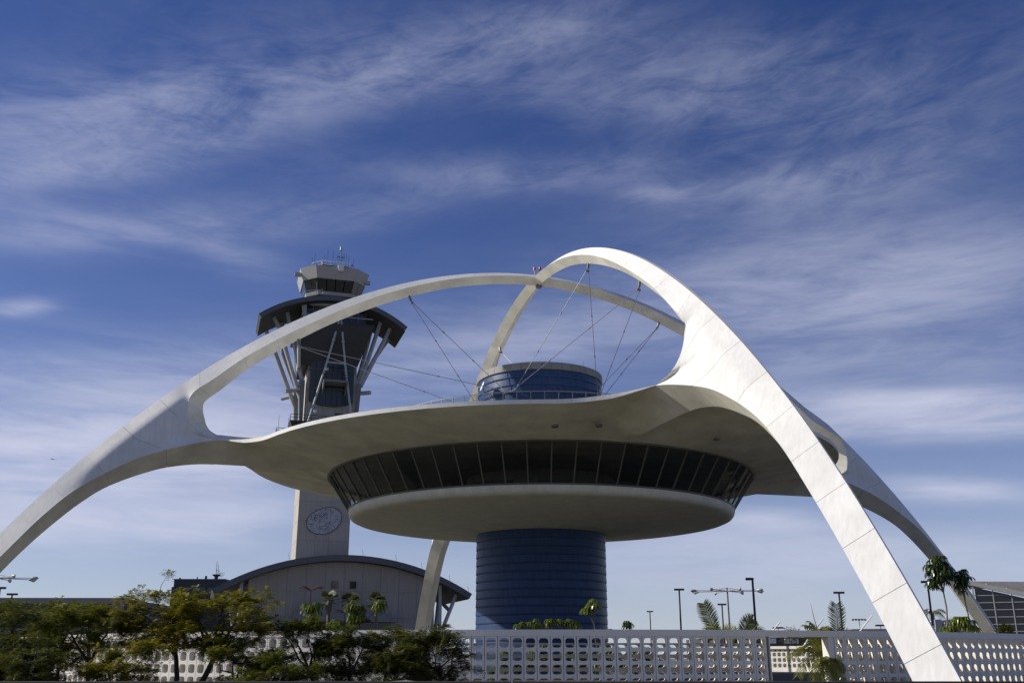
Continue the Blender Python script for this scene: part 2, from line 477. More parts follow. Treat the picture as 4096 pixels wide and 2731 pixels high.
LOWS = pchip(FAN_LOW[:-2] + [(r,) + perp_pt(r, d1, d2) for r, d1, d2 in ((45.2, 1.82, 2.85), (47.2, 1.62, 2.56), (49.2, *LEG), (52, *LEG), (55, *LEG), (58, *LEG))])
def inner(r, low=False):
    if r <= 24: return perp_pt(r, *lerp_tab(DEPTH, r))
    if r <= 38.81 and not low: return TOPS(r)
    return LOWS(r)
def halfw(r):
    return float(np.interp(r, [0, 20, 33, 38, 47], [.80, .9, 1.22, 1.30, 1.15]))
def ring(r, low, zoff):
    """closed section at station r: list of (radius, offset, z)"""
    s = abs(r)
    cr, cz, kr, kz = inner(s, low)
    nx, nz = normal_in(s)
    e = (s, Ez(s)); c = halfw(s); a = float(np.interp(s, [0, 30, 46], [.20, .20, .05]))
    dist = max(abs((cr - e[0]) * nx + (cz - e[1]) * nz), .2)
    w = min(1.42, dist)
    def pt(d):
        q = d / w
        soft = q if q < .62 else (.62 + (q - .62) * .88 if q < .8 else (.778 + (q - .8) * .62 if q < 1.0 else .902 + (q - 1.0) * .30))
        off = a + (c - a) * min(1.0, soft)
        bl = min(1.0, max(0.0, (dist - 1.35) / 1.5)); bl = bl * bl * (3 - 2 * bl)
        off = off * bl + (a + (c - a) * d / dist) * (1 - bl)
        q = d / dist
        return (e[0] + nx * d * bl + (cr - e[0]) * q * (1 - bl), off, e[1] + nz * d * bl + (cz - e[1]) * q * (1 - bl))
    ds = [min(v, dist * f_) for v, f_ in ((.80, .50), (1.10, .70), (1.42, .85), (1.78, .96))]
    p = [(e[0], a, e[1])] + [pt(d) for d in ds] + [(cr, c, cz), (kr, 0, kz)]
    fl = float(np.interp(s, [35.8, 36.6, 37.3, 37.9, 38.4, 38.8, 38.82, 39.6, 40.4, 41.6, 43.4], [0, .08, .28, .58, .86, 1.1, 1.1, .85, .5, .2, 0]))
    q0, q1 = p[-3], (cr, c, cz)
    mids = [(q0[0] + (q1[0] - q0[0]) * u, q0[1] + (q1[1] - q0[1]) * u + fl * u ** 2.4, q0[2] + (q1[2] - q0[2]) * u) for u in (.40, .68, .87)]
    p = p[:-2] + mids + [(cr, c + fl, cz), p[-1]]
    if abs(kr) < 1e-6: kr = 0
    full = p + [(q[0], -q[1], q[2]) for q in p[-2::-1]]
    sg = 1 if r >= 0 else -1
    return [(sg * q[0], q[1], q[2] + zoff) for q in full]
JOINTS = [3.8, 7.6, 11.2, 14.75, 18.2, 21.55, 24.8, 27.95, 30.95, 34.2, 37.5, 40.4, 43.2, 45.7, 47.9, 50, 52, 54, 55.9, 57.6]
GAP = 0.011
def arch_segment(azm, st, zoff, name='arch_panel', m='stucco', inset=0.0, push=False):
    u = np.array([math.sin(azm), -math.cos(azm)]); nn = np.array([-math.cos(azm), -math.sin(azm)])
    V = []; F = []; k = 19
    for r, low in st:
        rg = ring(r, low, zoff)
        if inset:
            mr, mz = sum(q[0] for q in rg) / 19, sum(q[2] for q in rg) / 19
            rg = [(mr + (q[0] - mr) * (1 - inset), q[1] * (1 - inset), mz + (q[2] - mz) * (1 - inset)) for q in rg]
        if push:
            wts = (.5, .65, .75, .85, .9, .95, 1, 1.05, 1.05, 1.05, 1.05, 1.05, 1, .95, .9, .85, .75, .65, .5)
            rg = [(q[0] + 1.3 * wt * min(1, max(0, (q[0] - 32.1) / 2.2)), q[1], q[2]) for q, wt in zip(rg, wts)]
        for (rr, off, z) in rg:
            V.append((OX + u[0] * rr + nn[0] * off, OY + u[1] * rr + nn[1] * off, max(z, GZ - .3)))
    for i in range(len(st) - 1):
        for j in range(k):
            F.append((i * k + j, i * k + (j + 1) % k, (i + 1) * k + (j + 1) % k, (i + 1) * k + j))
    F.append(tuple(range(k - 1, -1, -1))); F.append(tuple((len(st) - 1) * k + j for j in range(k)))
    ob = obj_from(name, np.array(V), F, m, TB, 36)
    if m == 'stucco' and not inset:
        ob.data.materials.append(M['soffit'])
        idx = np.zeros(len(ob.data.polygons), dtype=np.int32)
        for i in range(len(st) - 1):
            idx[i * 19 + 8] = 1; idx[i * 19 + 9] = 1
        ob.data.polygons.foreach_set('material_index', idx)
    return ob
for ai, az0 in enumerate((PHI, PHI - PI / 2)):
    zo = -0.012 if ai == 0 else 0.0
    st = [(x, False) for x in np.linspace(-3.8 + GAP, 3.8 - GAP, 13)]
    st = [(r if abs(r) > 1e-6 else 1e-4, l) for r, l in st]
    arch_segment(az0, st, zo)
    for azm in (az0, az0 + PI):
        core = [(float(r), False) for r in np.linspace(.5, 38.8, 70)] + [(float(r), True) for r in np.linspace(38.82, 57.5, 44)]
        far_right = abs(azm - (PHI + PI / 2)) < .01
        arch_segment(azm, core, zo, 'arch_core', 'stucco', 0.04, far_right)
        for a, b in zip(JOINTS[:-1], JOINTS[1:]):
            rs = np.linspace(a + GAP, b - GAP, 7 if a < 30 or a > 44 else 15)
            st = [(float(r), r > 38.81) for r in rs]
            if a < 38.8 < b:
                st = [(float(r), False) for r in np.linspace(a + GAP, 38.8, 12)] + [(float(r), True) for r in np.linspace(38.82, b - GAP, 10)]
            arch_segment(azm, st, zo, push=far_right)

# saucer roof: one shell with a rim that flares out into the four arms
RING_R, RING_Z = 21.3, 17.01
def rim_quadrant():
    """plan points of the rim from the middle of one arm to the middle of the next, in (angle, radius, z) about the centre"""
    pts = [(32.1, 0.0, 17.12), (32.1, .8, 17.72), (32.1, 1.6, 18.33), (32.1, 2.40, 18.95), (31.75, 2.65, 18.92), (31.3, 3.05, 18.86), (30.8, 3.6, 18.79), (30.3, 4.2, 18.71),
           (29.8, 4.9, 18.63), (29.3, 5.7, 18.55), (28.85, 6.5, 18.48), (28.4, 7.4, 18.43), (27.98, 8.5, 18.40)]
    q = [(math.atan2(y, x), math.hypot(x, y), z) for x, y, z in pts]
    a_end = q[-1][0]
    mid = [(a, 29.25, 18.39) for a in np.linspace(a_end, PI / 2 - a_end, 15)[1:-1]]
    return q + mid + [(PI / 2 - a, r, z) for a, r, z in q[::-1]]
shell = MB(); lip = MB(); deck = MB()
NT = 14
Q = rim_quadrant()
loop = []
for k in range(4):
    base = PHI - PI / 2 + k * PI / 2
    for (a, r, z) in Q[:-1]:
        loop.append((base + a, r, z, min(a, PI / 2 - a)))
m = len(loop)
V = []
for (a, r, z, off) in loop:
    k = round((a - PHI) / (PI / 2))
    # ring angles are spread evenly so that the arm lines fan out
    rel = a - PHI - k * PI / 2
    ar = PHI + k * PI / 2 + math.copysign(abs(rel) ** 0.92 * (PI / 4) ** 0.08, rel)
    p1 = np.array([OX + r * math.sin(a), OY - r * math.cos(a)])
    p0 = np.array([OX + RING_R * math.sin(ar), OY - RING_R * math.cos(ar)])
    lipdrop = 0.30 * min(1.0, max(0.0, (off - 0.078) / 0.08))
    for i in range(NT + 1):
        t = i / NT
        p = p0 * (1 - t) + p1 * t
        kk = min(1.0, max(0.0, (off - .08) / .30)); kk = kk * kk * (3 - 2 * kk)
        gz = (1 - kk) * (1 - (1 - t) ** 2.1) + kk * t ** 1.25
        V.append((p[0], p[1], RING_Z + (z - lipdrop - RING_Z) * gz))
F = []
for j in range(m):
    j2 = (j + 1) % m
    for i in range(NT):
        F.append((j * (NT + 1) + i, j * (NT + 1) + i + 1, j2 * (NT + 1) + i + 1, j2 * (NT + 1) + i))
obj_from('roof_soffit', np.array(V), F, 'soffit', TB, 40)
# rim lip and upper deck
V = []; F = []
DZ = 20.9
for (a, r, z, off) in loop:
    lipdrop = 0.30 * min(1.0, max(0.0, (off - 0.078) / 0.08))
    zt = z + .03
    if off < 0.0755:                       # over the arm the top follows the ridge of the diamond section
        y = abs(math.sin(off) * r)
        zt = 18.93 + (19.9 - 18.93) * (1 - y / 2.40)
        zt = max(zt, 18.95)
    s, c = math.sin(a), math.cos(a)
    V += [(OX + r * s, OY - r * c, z - lipdrop - (0.0 if lipdrop else .02)), (OX + (r + .01) * s, OY - (r + .01) * c, zt), (OX + (r - .5) * s, OY - (r - .5) * c, zt + .02),
          (OX + 24 * s, OY - 24 * c, 19.2 + (zt - 18.42) * .7), (OX + 16.5 * s, OY - 16.5 * c, 20.4)]
for j in range(m):
    j2 = (j + 1) % m
    for i in range(4):
        F.append((j * 5 + i, j * 5 + i + 1, j2 * 5 + i + 1, j2 * 5 + i))
obj_from('roof_deck', np.array(V), F, 'stucco', TB, 40)

# restaurant: sloping window ring, bowl, dim room behind the glass
NP = 64
def ringpt(r, z, a): return (OX + r * math.sin(a), OY - r * math.cos(a), z)
def pane_mesh():
    h = PI / NP * 0.985
    zt, rt, zb, rb = 16.94, 21.22, 13.80, 19.16
    v = [(rb * math.sin(-h), -rb * math.cos(h), zb), (rb * math.sin(h), -rb * math.cos(h), zb), (rt * math.sin(h), -rt * math.cos(h), zt), (rt * math.sin(-h), -rt * math.cos(h), zt)]
    v += [(x * .9985, y * .9985, z) for x, y, z in v]
    me = bpy.data.meshes.new('window_pane')
    me.from_pydata(v, [], [(0, 1, 2, 3), (7, 6, 5, 4), (0, 4, 5, 1), (1, 5, 6, 2), (2, 6, 7, 3), (3, 7, 4, 0)])
    me.materials.append(M['glass'])
    return me
def mullion_mesh():
    b = MB()
    w = 0.055
    zt, rt, zb, rb = 17.0, 21.32, 13.72, 19.18
    b.hexa([(-w, -rb - .06, zb), (w, -rb - .06, zb), (w, -rb + .10, zb), (-w, -rb + .10, zb), (-w, -rt - .06, zt), (w, -rt - .06, zt), (w, -rt + .10, zt), (-w, -rt + .10, zt)])
    me = bpy.data.meshes.new('mullion')
    me.from_pydata(b.v, [], b.f); me.materials.append(M['mullion'])
    return me
pm, mm = pane_mesh(), mullion_mesh()
for k in range(NP):
    a = PHI + (k + .5) * 2 * PI / NP
    place('window_pane', pm, TB, (0, 0, -GZ), (R.uniform(-.0015, .0015), R.uniform(-.0015, .0015), a + R.uniform(-.0012, .0012)))
    place('mullion', mm, TB, (0, 0, -GZ), (0, 0, a + PI / NP))
b = MB(); b.revolve([(21.05, 17.06), (21.46, 17.06), (21.46, 16.90), (21.28, 16.86), (21.05, 16.90)], (OX, OY, 0), 128); b.build('window_head', 'mullion', TB, 40)
b = MB(); b.revolve([(19.02, 13.84), (19.30, 13.84), (19.26, 13.71), (19.02, 13.69)], (OX, OY, 0), 128); b.build('window_sill', 'mullion', TB, 40)
b = MB(); b.revolve([(18.9, 13.72), (19.22, 13.70), (19.24, 13.55), (19.17, 13.28), (19.0, 13.06), (18.7, 12.93), (18.3, 12.87), (17.2, 12.78), (15.0, 12.55), (12, 12.24), (9, 11.93), (6.42, 11.66)], (OX, OY, 0), 160)
b.build('saucer_bowl', 'bowl', TB, 60)
b = MB(); b.revolve([(19.0, 13.62), (6.0, 13.62)], (OX, OY, 0), 64); b.build('restaurant_floor', 'room', TB)
b = MB(); b.revolve([(6.0, 17.3), (21.2, 17.12)], (OX, OY, 0), 64); b.build('restaurant_ceiling', 'room', TB)
b = MB(); b.revolve([(7.5, 13.63), (7.5, 17.2)], (OX, OY, 0), 48); b.build('restaurant_core', 'room', TB, 40)
for k in range(18):                       # booths by the windows
    a = PHI + (k + .3) * 2 * PI / 18
    b = MB(); b.revolve([(16.2, 13.63), (16.2, 14.55), (16.5, 14.6), (16.6, 13.63)], (OX, OY, 0), 6, a - .11, a + .11); b.build('booth', 'mullion', TB, 40)
for a, rr in ((0.02, 24.6), (0.16, 24.9), (0.62, 24.4)):      # small fittings in the soffit
    b = MB(); z = RING_Z + (18.1 - RING_Z) * ((rr - RING_R) / 7.9) ** 1.25
    b.revolve([(0.02, -.03), (.24, -.03), (.27, .02), (.27, .2)], (OX + rr * math.sin(a), OY - rr * math.cos(a), z - .03), 14); b.build('soffit_light', 'steel', TB, 40)

# blue column and roof drum: stacked clapboard rings, each ring a piece of its own
def band_mesh(h):
    b = MB()
    b.revolve([(6.39, 0), (6.39, .045), (6.47, .06), (6.485, .16), (6.45, h - .05), (6.42, h - .005), (6.39, h - .002)], (0, 0, 0), 96)
    me = bpy.data.meshes.new('blue_band')
    me.from_pydata(b.v, [], b.f); me.materials.append(M['blue'])
    smooth_by_angle(me, 9)
    return me
H = 0.785
bmesh_ = band_mesh(H)
for k in range(17):
    place('blue_band', bmesh_, TB, (0, 0, 11.64 - GZ - H * (k + 1)), (0, 0, k * 1.3))
for k in range(9):
    place('blue_band', bmesh_, TB, (0, 0, 27.28 - GZ - H * (k + 1)), (0, 0, .7 + k * 2.1))
for k in range(40):                       # sheets of the grey fascia above the drum
    a = k * 2 * PI / 40
    b = MB(); b.revolve([(6.46, 27.28), (6.60, 27.30), (6.60, 28.0), (6.50, 28.03), (6.35, 28.03)], (OX, OY, 0), 3, a + .002, a + 2 * PI / 40 - .002)
    b.build('fascia_panel', 'fascia', TB, 40)
b = MB(); b.revolve([(0.01, 28.02), (6.38, 28.02)], (OX, OY, 0), 64); b.build('drum_roof', 'fascia', TB)
b = MB(); b.tube([(OX + .05, OY - 4.5, 28.0), (OX + .05, OY - 4.5, 28.35)], .10, 10); b.revolve([(.02, .36), (.30, .34), (.32, .2), (.14, .12)], (OX + .05, OY - 4.5, 28.1), 16); b.build('roof_vent', 'steel', TB, 40)
b = MB(); b.tube([(OX + 4.4, OY - 3.4, 28.0), (OX + 4.4, OY - 3.4, 28.9)], .02, 5); b.build('whip_antenna', 'steel', TB)
# terrace and its glass railing
b = MB(); b.revolve([(6.3, 21.4), (16.4, 21.4), (16.4, 20.2)], (OX, OY, 0), 96); b.build('terrace', 'stucco', TB, 40)
RR = 16.0; NR = 81
pb = MB(); pb.box((-.035, -RR - .03, 21.4), (.035, -RR + .03, 22.5)); pme = bpy.data.meshes.new('railing_post'); pme.from_pydata(pb.v, [], pb.f); pme.materials.append(M['steel'])
gb = MB(); h = 2 * PI / NR / 2 * .94
gb.hexa([(-RR * math.sin(h), -RR * math.cos(h), 21.48), (RR * math.sin(h), -RR * math.cos(h), 21.48), (RR * math.sin(h), -RR * math.cos(h) + .015, 21.48), (-RR * math.sin(h), -RR * math.cos(h) + .015, 21.48),
         (-RR * math.sin(h), -RR * math.cos(h), 22.44), (RR * math.sin(h), -RR * math.cos(h), 22.44), (RR * math.sin(h), -RR * math.cos(h) + .015, 22.44), (-RR * math.sin(h), -RR * math.cos(h) + .015, 22.44)])
gme = bpy.data.meshes.new('railing_glass'); gme.from_pydata(gb.v, [], gb.f); gme.materials.append(M['rail_glass'])
for k in range(-19, 20):
    a = k * 2 * PI / NR
    place('railing_post', pme, TB, (0, 0, -GZ), (0, 0, a))
    place('railing_glass', gme, TB, (0, 0, -GZ), (0, 0, a + PI / NR))
b = MB(); b.revolve([(RR - .03, 22.5), (RR + .03, 22.5), (RR + .03, 22.56), (RR - .03, 22.56), (RR - .03, 22.5)], (OX, OY, 0), 60, -20 * 2 * PI / NR, 20 * 2 * PI / NR); b.build('handrail', 'steel', TB, 40)

# stay cables from the arches to four brackets on the drum
def on_arch(azm, r):
    cr, cz, kr, kz = inner(r)
    # keel point nearest this radius
    rr = r
    for _ in range(8):
        k = inner(rr); rr += r - k[2]
    k = inner(rr)
    return Vector((OX + math.sin(azm) * k[2], OY - math.cos(azm) * k[2], k[3]))
brk = []
for k in range(4):
    a = PHI - PI / 4 + k * PI / 2
    p = Vector((OX + 6.75 * math.sin(a), OY - 6.75 * math.cos(a), 25.1)); brk.append((a, p))
    b = MB(); t = Vector((math.cos(a), math.sin(a), 0)); o = Vector((math.sin(a), -math.cos(a), 0))
    b.tube([p - t * .55, p + t * .55], .10, 8)
    for s in (-.45, -.15, .15, .45): b.tube([p + t * s - o * .4, p + t * s + o * .12], .07, 6)
    b.build('cable_bracket', 'steel', TB, 40)
for k in range(4):
    azm = PHI + k * PI / 2
    for r in (14.3, 25.3):
        p = on_arch(azm, r)
        d = Vector((-math.sin(azm), math.cos(azm), -1.6)).normalized()
        q = p + d * .75
        b = MB(); b.tube([p + Vector((0, 0, .25)), p + d * .45], .13, 8); b.tube([p + d * .4, q], .075, 8)
        t = Vector((math.cos(azm), math.sin(azm), 0)); b.tube([q - t * .16, q + t * .16], .11, 8)
        b.build('clevis', 'steel', TB, 40)
        for side, sg in ((k, -1), ((k + 1) % 4, 1)):
            a, e = brk[side]
            e2 = e + Vector((math.cos(a), math.sin(a), 0)) * (.45 if sg < 0 else -.45) * (1 if r < 20 else .35)
            q2 = q + t * .12 * sg
            c = MB().tube([q2, e2], .032, 6).build('stay_cable', 'cable', TB, 60)
            ln = (e2 - q2)
            for f_ in (.34, .66):
                m0 = q2 + ln * f_; dd = ln.normalized()
                MB().tube([m0 - dd * .12, m0 + dd * .12], .06, 8).build('turnbuckle', 'steel', c, 60)
            m0 = e2 - ln.normalized() * .8
            MB().tube([m0, e2], .05, 8).build('socket', 'greypole', c, 60)
# beacons on the crossing, round fitting under it
for dx in (-.30, .30):
    b = MB(); b.tube([(OX - .15 + dx, OY - .3, 39.6), (OX - .15 + dx, OY - .3, 40.2)], .05, 6); f0 = b.build('beacon_stem', 'greypole', TB)
    b = MB(); b.revolve([(.02, .42), (.12, .36), (.15, 0), (.02, 0)], (OX - .15 + dx, OY - .3, 40.2), 10); b.build('red_beacon', 'red', TB, 50)
b = MB(); b.revolve([(.02, -.10), (.28, -.09), (.34, 0), (.30, .3)], (OX, OY, 38.35), 18); b.build('round_fitting', 'steel', TB, 40)
# satellite dish and camera fixed to the drum
a = math.radians(-52); px, py = OX + 6.55 * math.sin(a), OY - 6.55 * math.cos(a)
b = MB(); b.tube([(px, py, 25.4), (px - .55, py - .45, 25.15), (px - .62, py - .55, 25.9)], .05, 6); dish_arm = b.build('dish_arm', 'steel', TB)
b = MB()
dn = Vector((-.95, -.25, .35)).normalized(); u1 = dn.cross(Vector((0, 0, 1))).normalized(); u2 = dn.cross(u1); cc = Vector((px - .75, py - .65, 26.0))
vv = [cc - dn * .12]; ff = []
for i in range(16):
    t = 2 * PI * i / 16; vv.append(cc + (u1 * math.cos(t) + u2 * math.sin(t)) * .52)
for i in range(16): ff.append((0, 1 + i, 1 + (i + 1) % 16))
b.add(vv, ff); b.tube([cc - dn * .1, cc - dn * .1 + dn * .6 - Vector((0, 0, .3))], .02, 5); b.build('satellite_dish', 'whitepaint', TB, 60)
a = math.radians(66); px, py = OX + 6.6 * math.sin(a), OY - 6.6 * math.cos(a)
b = MB(); b.box((px - .1, py - .35, 25.9), (px + .2, py, 26.05)); b.revolve([(.02, -.42), (.14, -.36), (.17, -.15), (.15, 0), (.02, .02)], (px + .05, py - .4, 25.95), 12); b.build('security_camera', 'greypole', TB, 50)

# ---------------------------------------------------------------- pierced screen wall round the court
WR, WT = 46.5, 0.60
PITCH = 0.70
CELL = 0.675
ZTOP, ZBOT = 1.10, GZ
HZ = [0.76, 0.085, -0.59, -1.265]
def cell(b, cx, cz, w, h, hw, hh, y0, y1, rows=(1.0, 1.0)):
    """one square of a slab with a rounded square hole through it: faces at y0 and y1 and the hole's lining"""
    n = 24
    inn = []; outp = []
    for k in range(n):
        t = 2 * PI * (k + .5) / n
        c, s = math.cos(t), math.sin(t)
        e = 2 / 3.4
        inn.append((cx + hw * math.copysign(abs(c) ** e, c), cz + hh * math.copysign(abs(s) ** e, s)))
        q = max(abs(c), abs(s))
        outp.append((cx + w * c / q, cz + (rows[1] if s > 0 else rows[0]) * s / q))
    # snap the nearest points on to the square's corners
    for sx in (-1, 1):
        for sz in (-1, 1):
            tgt = (cx + w * sx, cz + (rows[1] if sz > 0 else rows[0]) * sz)
            i = min(range(n), key=lambda i: (outp[i][0] - tgt[0]) ** 2 + (outp[i][1] - tgt[1]) ** 2)
            outp[i] = tgt
    v = [(x, y0, z) for x, z in inn] + [(x, y0, z) for x, z in outp] + [(x, y1, z) for x, z in inn] + [(x, y1, z) for x, z in outp]
    f = []
    for k in range(n):
        j = (k + 1) % n
        f.append((n + k, n + j, j, k))
        f.append((2 * n + k, 2 * n + j, 3 * n + j, 3 * n + k))
        f.append((k, j, 2 * n + j, 2 * n + k))
    b.add(v, f)
def panel_mesh():
    b = MB(); w = PITCH / 2 - .014
    for i, cz in enumerate(HZ):                     # outer leaf
        top = ZTOP - cz if i == 0 else CELL / 2
        bot = cz - ZBOT if i == 3 else CELL / 2
        cell(b, 0, cz, w, 0, .25, .245, 0, .14, (bot, top))
    zs = [z + CELL / 2 for z in HZ[1:]]
    for i, cz in enumerate(zs):                     # inner leaf, holes half a square lower
        top = ZTOP - cz if i == 0 else CELL / 2
        bot = cz - ZBOT if i == len(zs) - 1 else CELL / 2
        if i == 0: top = min(top, CELL / 2)
        cell(b, 0, cz, w, 0, .25, .245, WT - .12, WT, (bot, top))
    # the half hole at the top of the inner leaf
    zt = zs[0] + CELL / 2
    b.add([(-w, WT - .12, ZTOP), (-w, WT - .12, zt), (w, WT - .12, zt), (w, WT - .12, ZTOP)], [(0, 1, 2, 3)]) if ZTOP - zt > .01 and False else None
    for s in (-w, w):                               # cheeks
        b.box((s - .006 if s > 0 else s, .14, ZBOT), (s if s > 0 else s + .006, WT - .12, ZTOP))
        b.add([(s, 0, ZBOT), (s, WT, ZBOT), (s, WT, ZTOP), (s, 0, ZTOP)], [(0, 1, 2, 3) if s > 0 else (3, 2, 1, 0)])
    me = bpy.data.meshes.new('wall_panel')
    me.from_pydata(b.v, [], b.f); me.validate(); me.materials.append(M['wall'])
    smooth_by_angle(me, 35)
    return me
pmesh = panel_mesh()
WALL = thing('screen_wall', 'long curved white screen wall pierced with rows of rounded square holes, nearest the road', 'wall', (OX, OY, GZ))
STEP = PITCH / WR
psiL, psiR = math.radians(13.59), math.radians(18.30)
def wall_panels(parent, a0, a1):
    k = 0
    while True:
        a = a0 + (k + .5) * math.copysign(STEP, a1 - a0)
        if (a1 > a0 and a > a1) or (a1 < a0 and a < a1): break
        place('wall_panel', pmesh, parent, (WR * math.sin(a), -WR * math.cos(a), -GZ), (0, 0, a))
        k += 1
wall_panels(WALL, psiL, math.radians(-66))
wall_panels(WALL, psiR + .55 * STEP, math.radians(70))
def coping(parent, a0, a1, n):
    b = MB()
    prof = [(WR + .04, 1.104), (WR + .04, 1.44), (WR - WT - .04, 1.44), (WR - WT - .04, 1.104), (WR + .04, 1.104)]
    b.revolve(prof, (OX, OY, 0), n, a0, a1)
    return b.build('coping', 'wall', parent, 30)
coping(WALL, math.radians(-66), math.radians(70), 150)
for a, w in ((psiL + .004, .05), (psiR + .25 * STEP, .36)):     # solid end posts either side of the opening
    b = MB()
    b.box((-w / 2, 0.006, 0), (w / 2, WT - .006, ZTOP - GZ - .004))
    me = bpy.data.meshes.new('end_post'); me.from_pydata(b.v, [], b.f); me.materials.append(M['wall'])
    place('end_post', me, WALL, (WR * math.sin(a), -WR * math.cos(a), 0), (0, 0, a))
WALL2 = thing('screen_wall', 'sunlit far stretch of pierced white wall seen through the gap in the near wall', 'wall', (OX, OY, GZ))
wall_panels(WALL2, math.radians(112), math.radians(152))
coping(WALL2, math.radians(112), math.radians(152), 50)

# ---------------------------------------------------------------- control tower
TA = math.radians(16.5)
TX, TY = -36.3, 195.0
TOW = thing('control_tower', 'tall airport control tower with curved dark canopy and octagonal glass cab', 'tower', (TX, TY, GZ))
def tf(x, d, z):       # tower frame: x along the front, d depth behind the front face, z height above the eye
    return (TX + math.cos(TA) * x - math.sin(TA) * d, TY + math.sin(TA) * x + math.cos(TA) * d, z)
def tbox(name, lo, hi, m, sharp=None, parent=None):
    b = MB(); b.box(lo, hi, tf)
    return b.build(name, m, parent or TOW, sharp)
def ttube(name, path, r, m, n=10, parent=None):
    b = MB(); b.tube([tf(*p) for p in path], r, n)
    return b.build(name, m, parent or TOW, 45)
tbox('tower_core', (-4.9, .1, GZ), (4.9, 11.4, 69), 'concrete')
# precast panels: three to a row on the front, two to a row on the sides
rows = [GZ] + [14.0 + 3.72 * k for k in range(12)]
for i in range(len(rows) - 1):
    z0, z1 = rows[i] + .025, rows[i + 1] - .025
    for x0, x1 in ((-5.0, -1.55), (-1.55, 1.05), (1.05, 5.0)):
        tbox('precast_panel', (x0 + .02, 0, z0), (x1 - .02, .1, z1), 'tower')
    for y0, y1 in ((0.1, 5.2), (5.2, 8.0), (8.0, 11.4)):
        tbox('precast_panel', (-5.0, y0 + .02, z0), (-4.9, y1 - .02, z1), 'tower')
        tbox('precast_panel', (4.9, y0 + .02, z0), (5.0, y1 - .02, z1), 'tower')
# grey pylons that carry the raking struts
for x0, x1, y0, y1, zt, zb in ((-6.5, -5.35, -.35, 1.9, 52.9, 40), (-6.75, -5.6, 9.2, 11.4, 53.9, 40), (4.95, 5.95, -.35, 1.9, 52.9, 40), (5.0, 6.2, 9.2, 11.4, 53.4, 40)):
    s = -1 if x0 < 0 else 1
    b = MB(); ix = x1 if s < 0 else x0; ox = x0 if s < 0 else x1
    b.hexa([(ox - s * .75, y0, zb), (ix, y0, zb), (ix, y1, zb), (ox - s * .75, y1, zb), (ox, y0, zt), (ix, y0, zt), (ix, y1, zt), (ox, y1, zt)], tf)
    b.build('pylon', 'pylon', TOW)
for p, q in (((-6.6, .6, 50.9), (-9.2, -1.2, 50.1)), ((-6.3, -.3, 51.8), (-7.0, -2.0, 51.6)), ((5.9, -.2, 51.0), (7.6, -1.6, 50.9)), ((-6.9, 10, 52.0), (-9.0, 11.4, 51.6))):
    ttube('stub_pipe', [p, q], .42, 'pipe', 14)
# bowed glass bay with rounded foot
cols = np.linspace(-4.45, 4.3, 9)
zr = [47.9, 51.3, 55.3, 59.3]
def bay_d(x): return -.25 - .55 * math.sqrt(max(0, 1 - (x / 5.2) ** 2))
def foot(x): return 48.75 - .95 * max(0, 1 - (abs(x) / 4.4) ** 2.4)
for i in range(8):
    for j in range(3):
        x0, x1 = cols[i] + .03, cols[i + 1] - .03
        z00, z01 = (foot(x0), foot(x1)) if j == 0 else (zr[j] + .04, zr[j] + .04)
        z1 = zr[j + 1] - .04
        b = MB()
        b.hexa([(x0, bay_d(x0), z00), (x1, bay_d(x1), z01), (x1, .0, z01), (x0, .0, z00), (x0, bay_d(x0), z1), (x1, bay_d(x1), z1), (x1, .0, z1), (x0, .0, z1)], tf)
        b.build('bay_pane', 'tealglass', TOW)
for z in zr[1:3]:
    ttube('bay_rail', [(x, bay_d(x) - .10, z) for x in np.linspace(-4.6, 4.45, 9)], .11, 'steel', 6)
# service platform with railing, hung between two raking struts
b = MB(); b.box((-2.05, -4.2, 51.95), (2.75, -.6, 52.35), tf); plat = b.build('service_platform', 'pylon', TOW)
for x0 in (-2.0, 2.5):
    b = MB(); b.hexa([(x0, -4.1, 51.75), (x0 + .25, -4.1, 51.75), (x0 + .25, -.6, 50.1), (x0, -.6, 50.1), (x0, -4.1, 51.94), (x0 + .25, -4.1, 51.94), (x0 + .25, -.6, 51.94), (x0, -.6, 51.94)], tf)
    b.build('bracket', 'pylon', plat)
for x in np.linspace(-2.0, 2.7, 6):
    ttube('railing_post', [(x, -4.1, 52.35), (x, -4.1, 53.5)], .035, 'darkpole', 5, plat)
for z in (52.9, 53.5):
    ttube('handrail', [(-2.0, -.8, z), (-2.0, -4.1, z), (2.7, -4.1, z), (2.7, -.8, z)], .04, 'darkpole', 5, plat)
tbox('floodlight', (-1.9, -4.3, 54.1), (-1.25, -3.9, 54.7), 'pipe')
ttube('raking_strut', [(-4.5, -3.1, 43.7), (-1.5, -3.0, 56.2), (.45, -2.6, 65.0)], .22, 'pipe')
ttube('raking_strut', [(4.1, -3.1, 43.7), (2.1, -3.0, 56.1), (.95, -2.6, 65.2)], .22, 'pipe')
ttube('strut_tie', [(-1.5, -3.0, 56.2), (2.1, -3.0, 56.1)], .19, 'pipe')
for x, z in ((-.45, 60.9), (1.45, 60.7), (-4.5, 43.7)):
    d = -3.0
    b = MB(); b.revolve([(.02, -.32), (.28, -.2), (.36, 0), (.28, .2), (.02, .32)], tf(x, d, z), 12); b.build('strut_knuckle', 'pipe', TOW, 50)
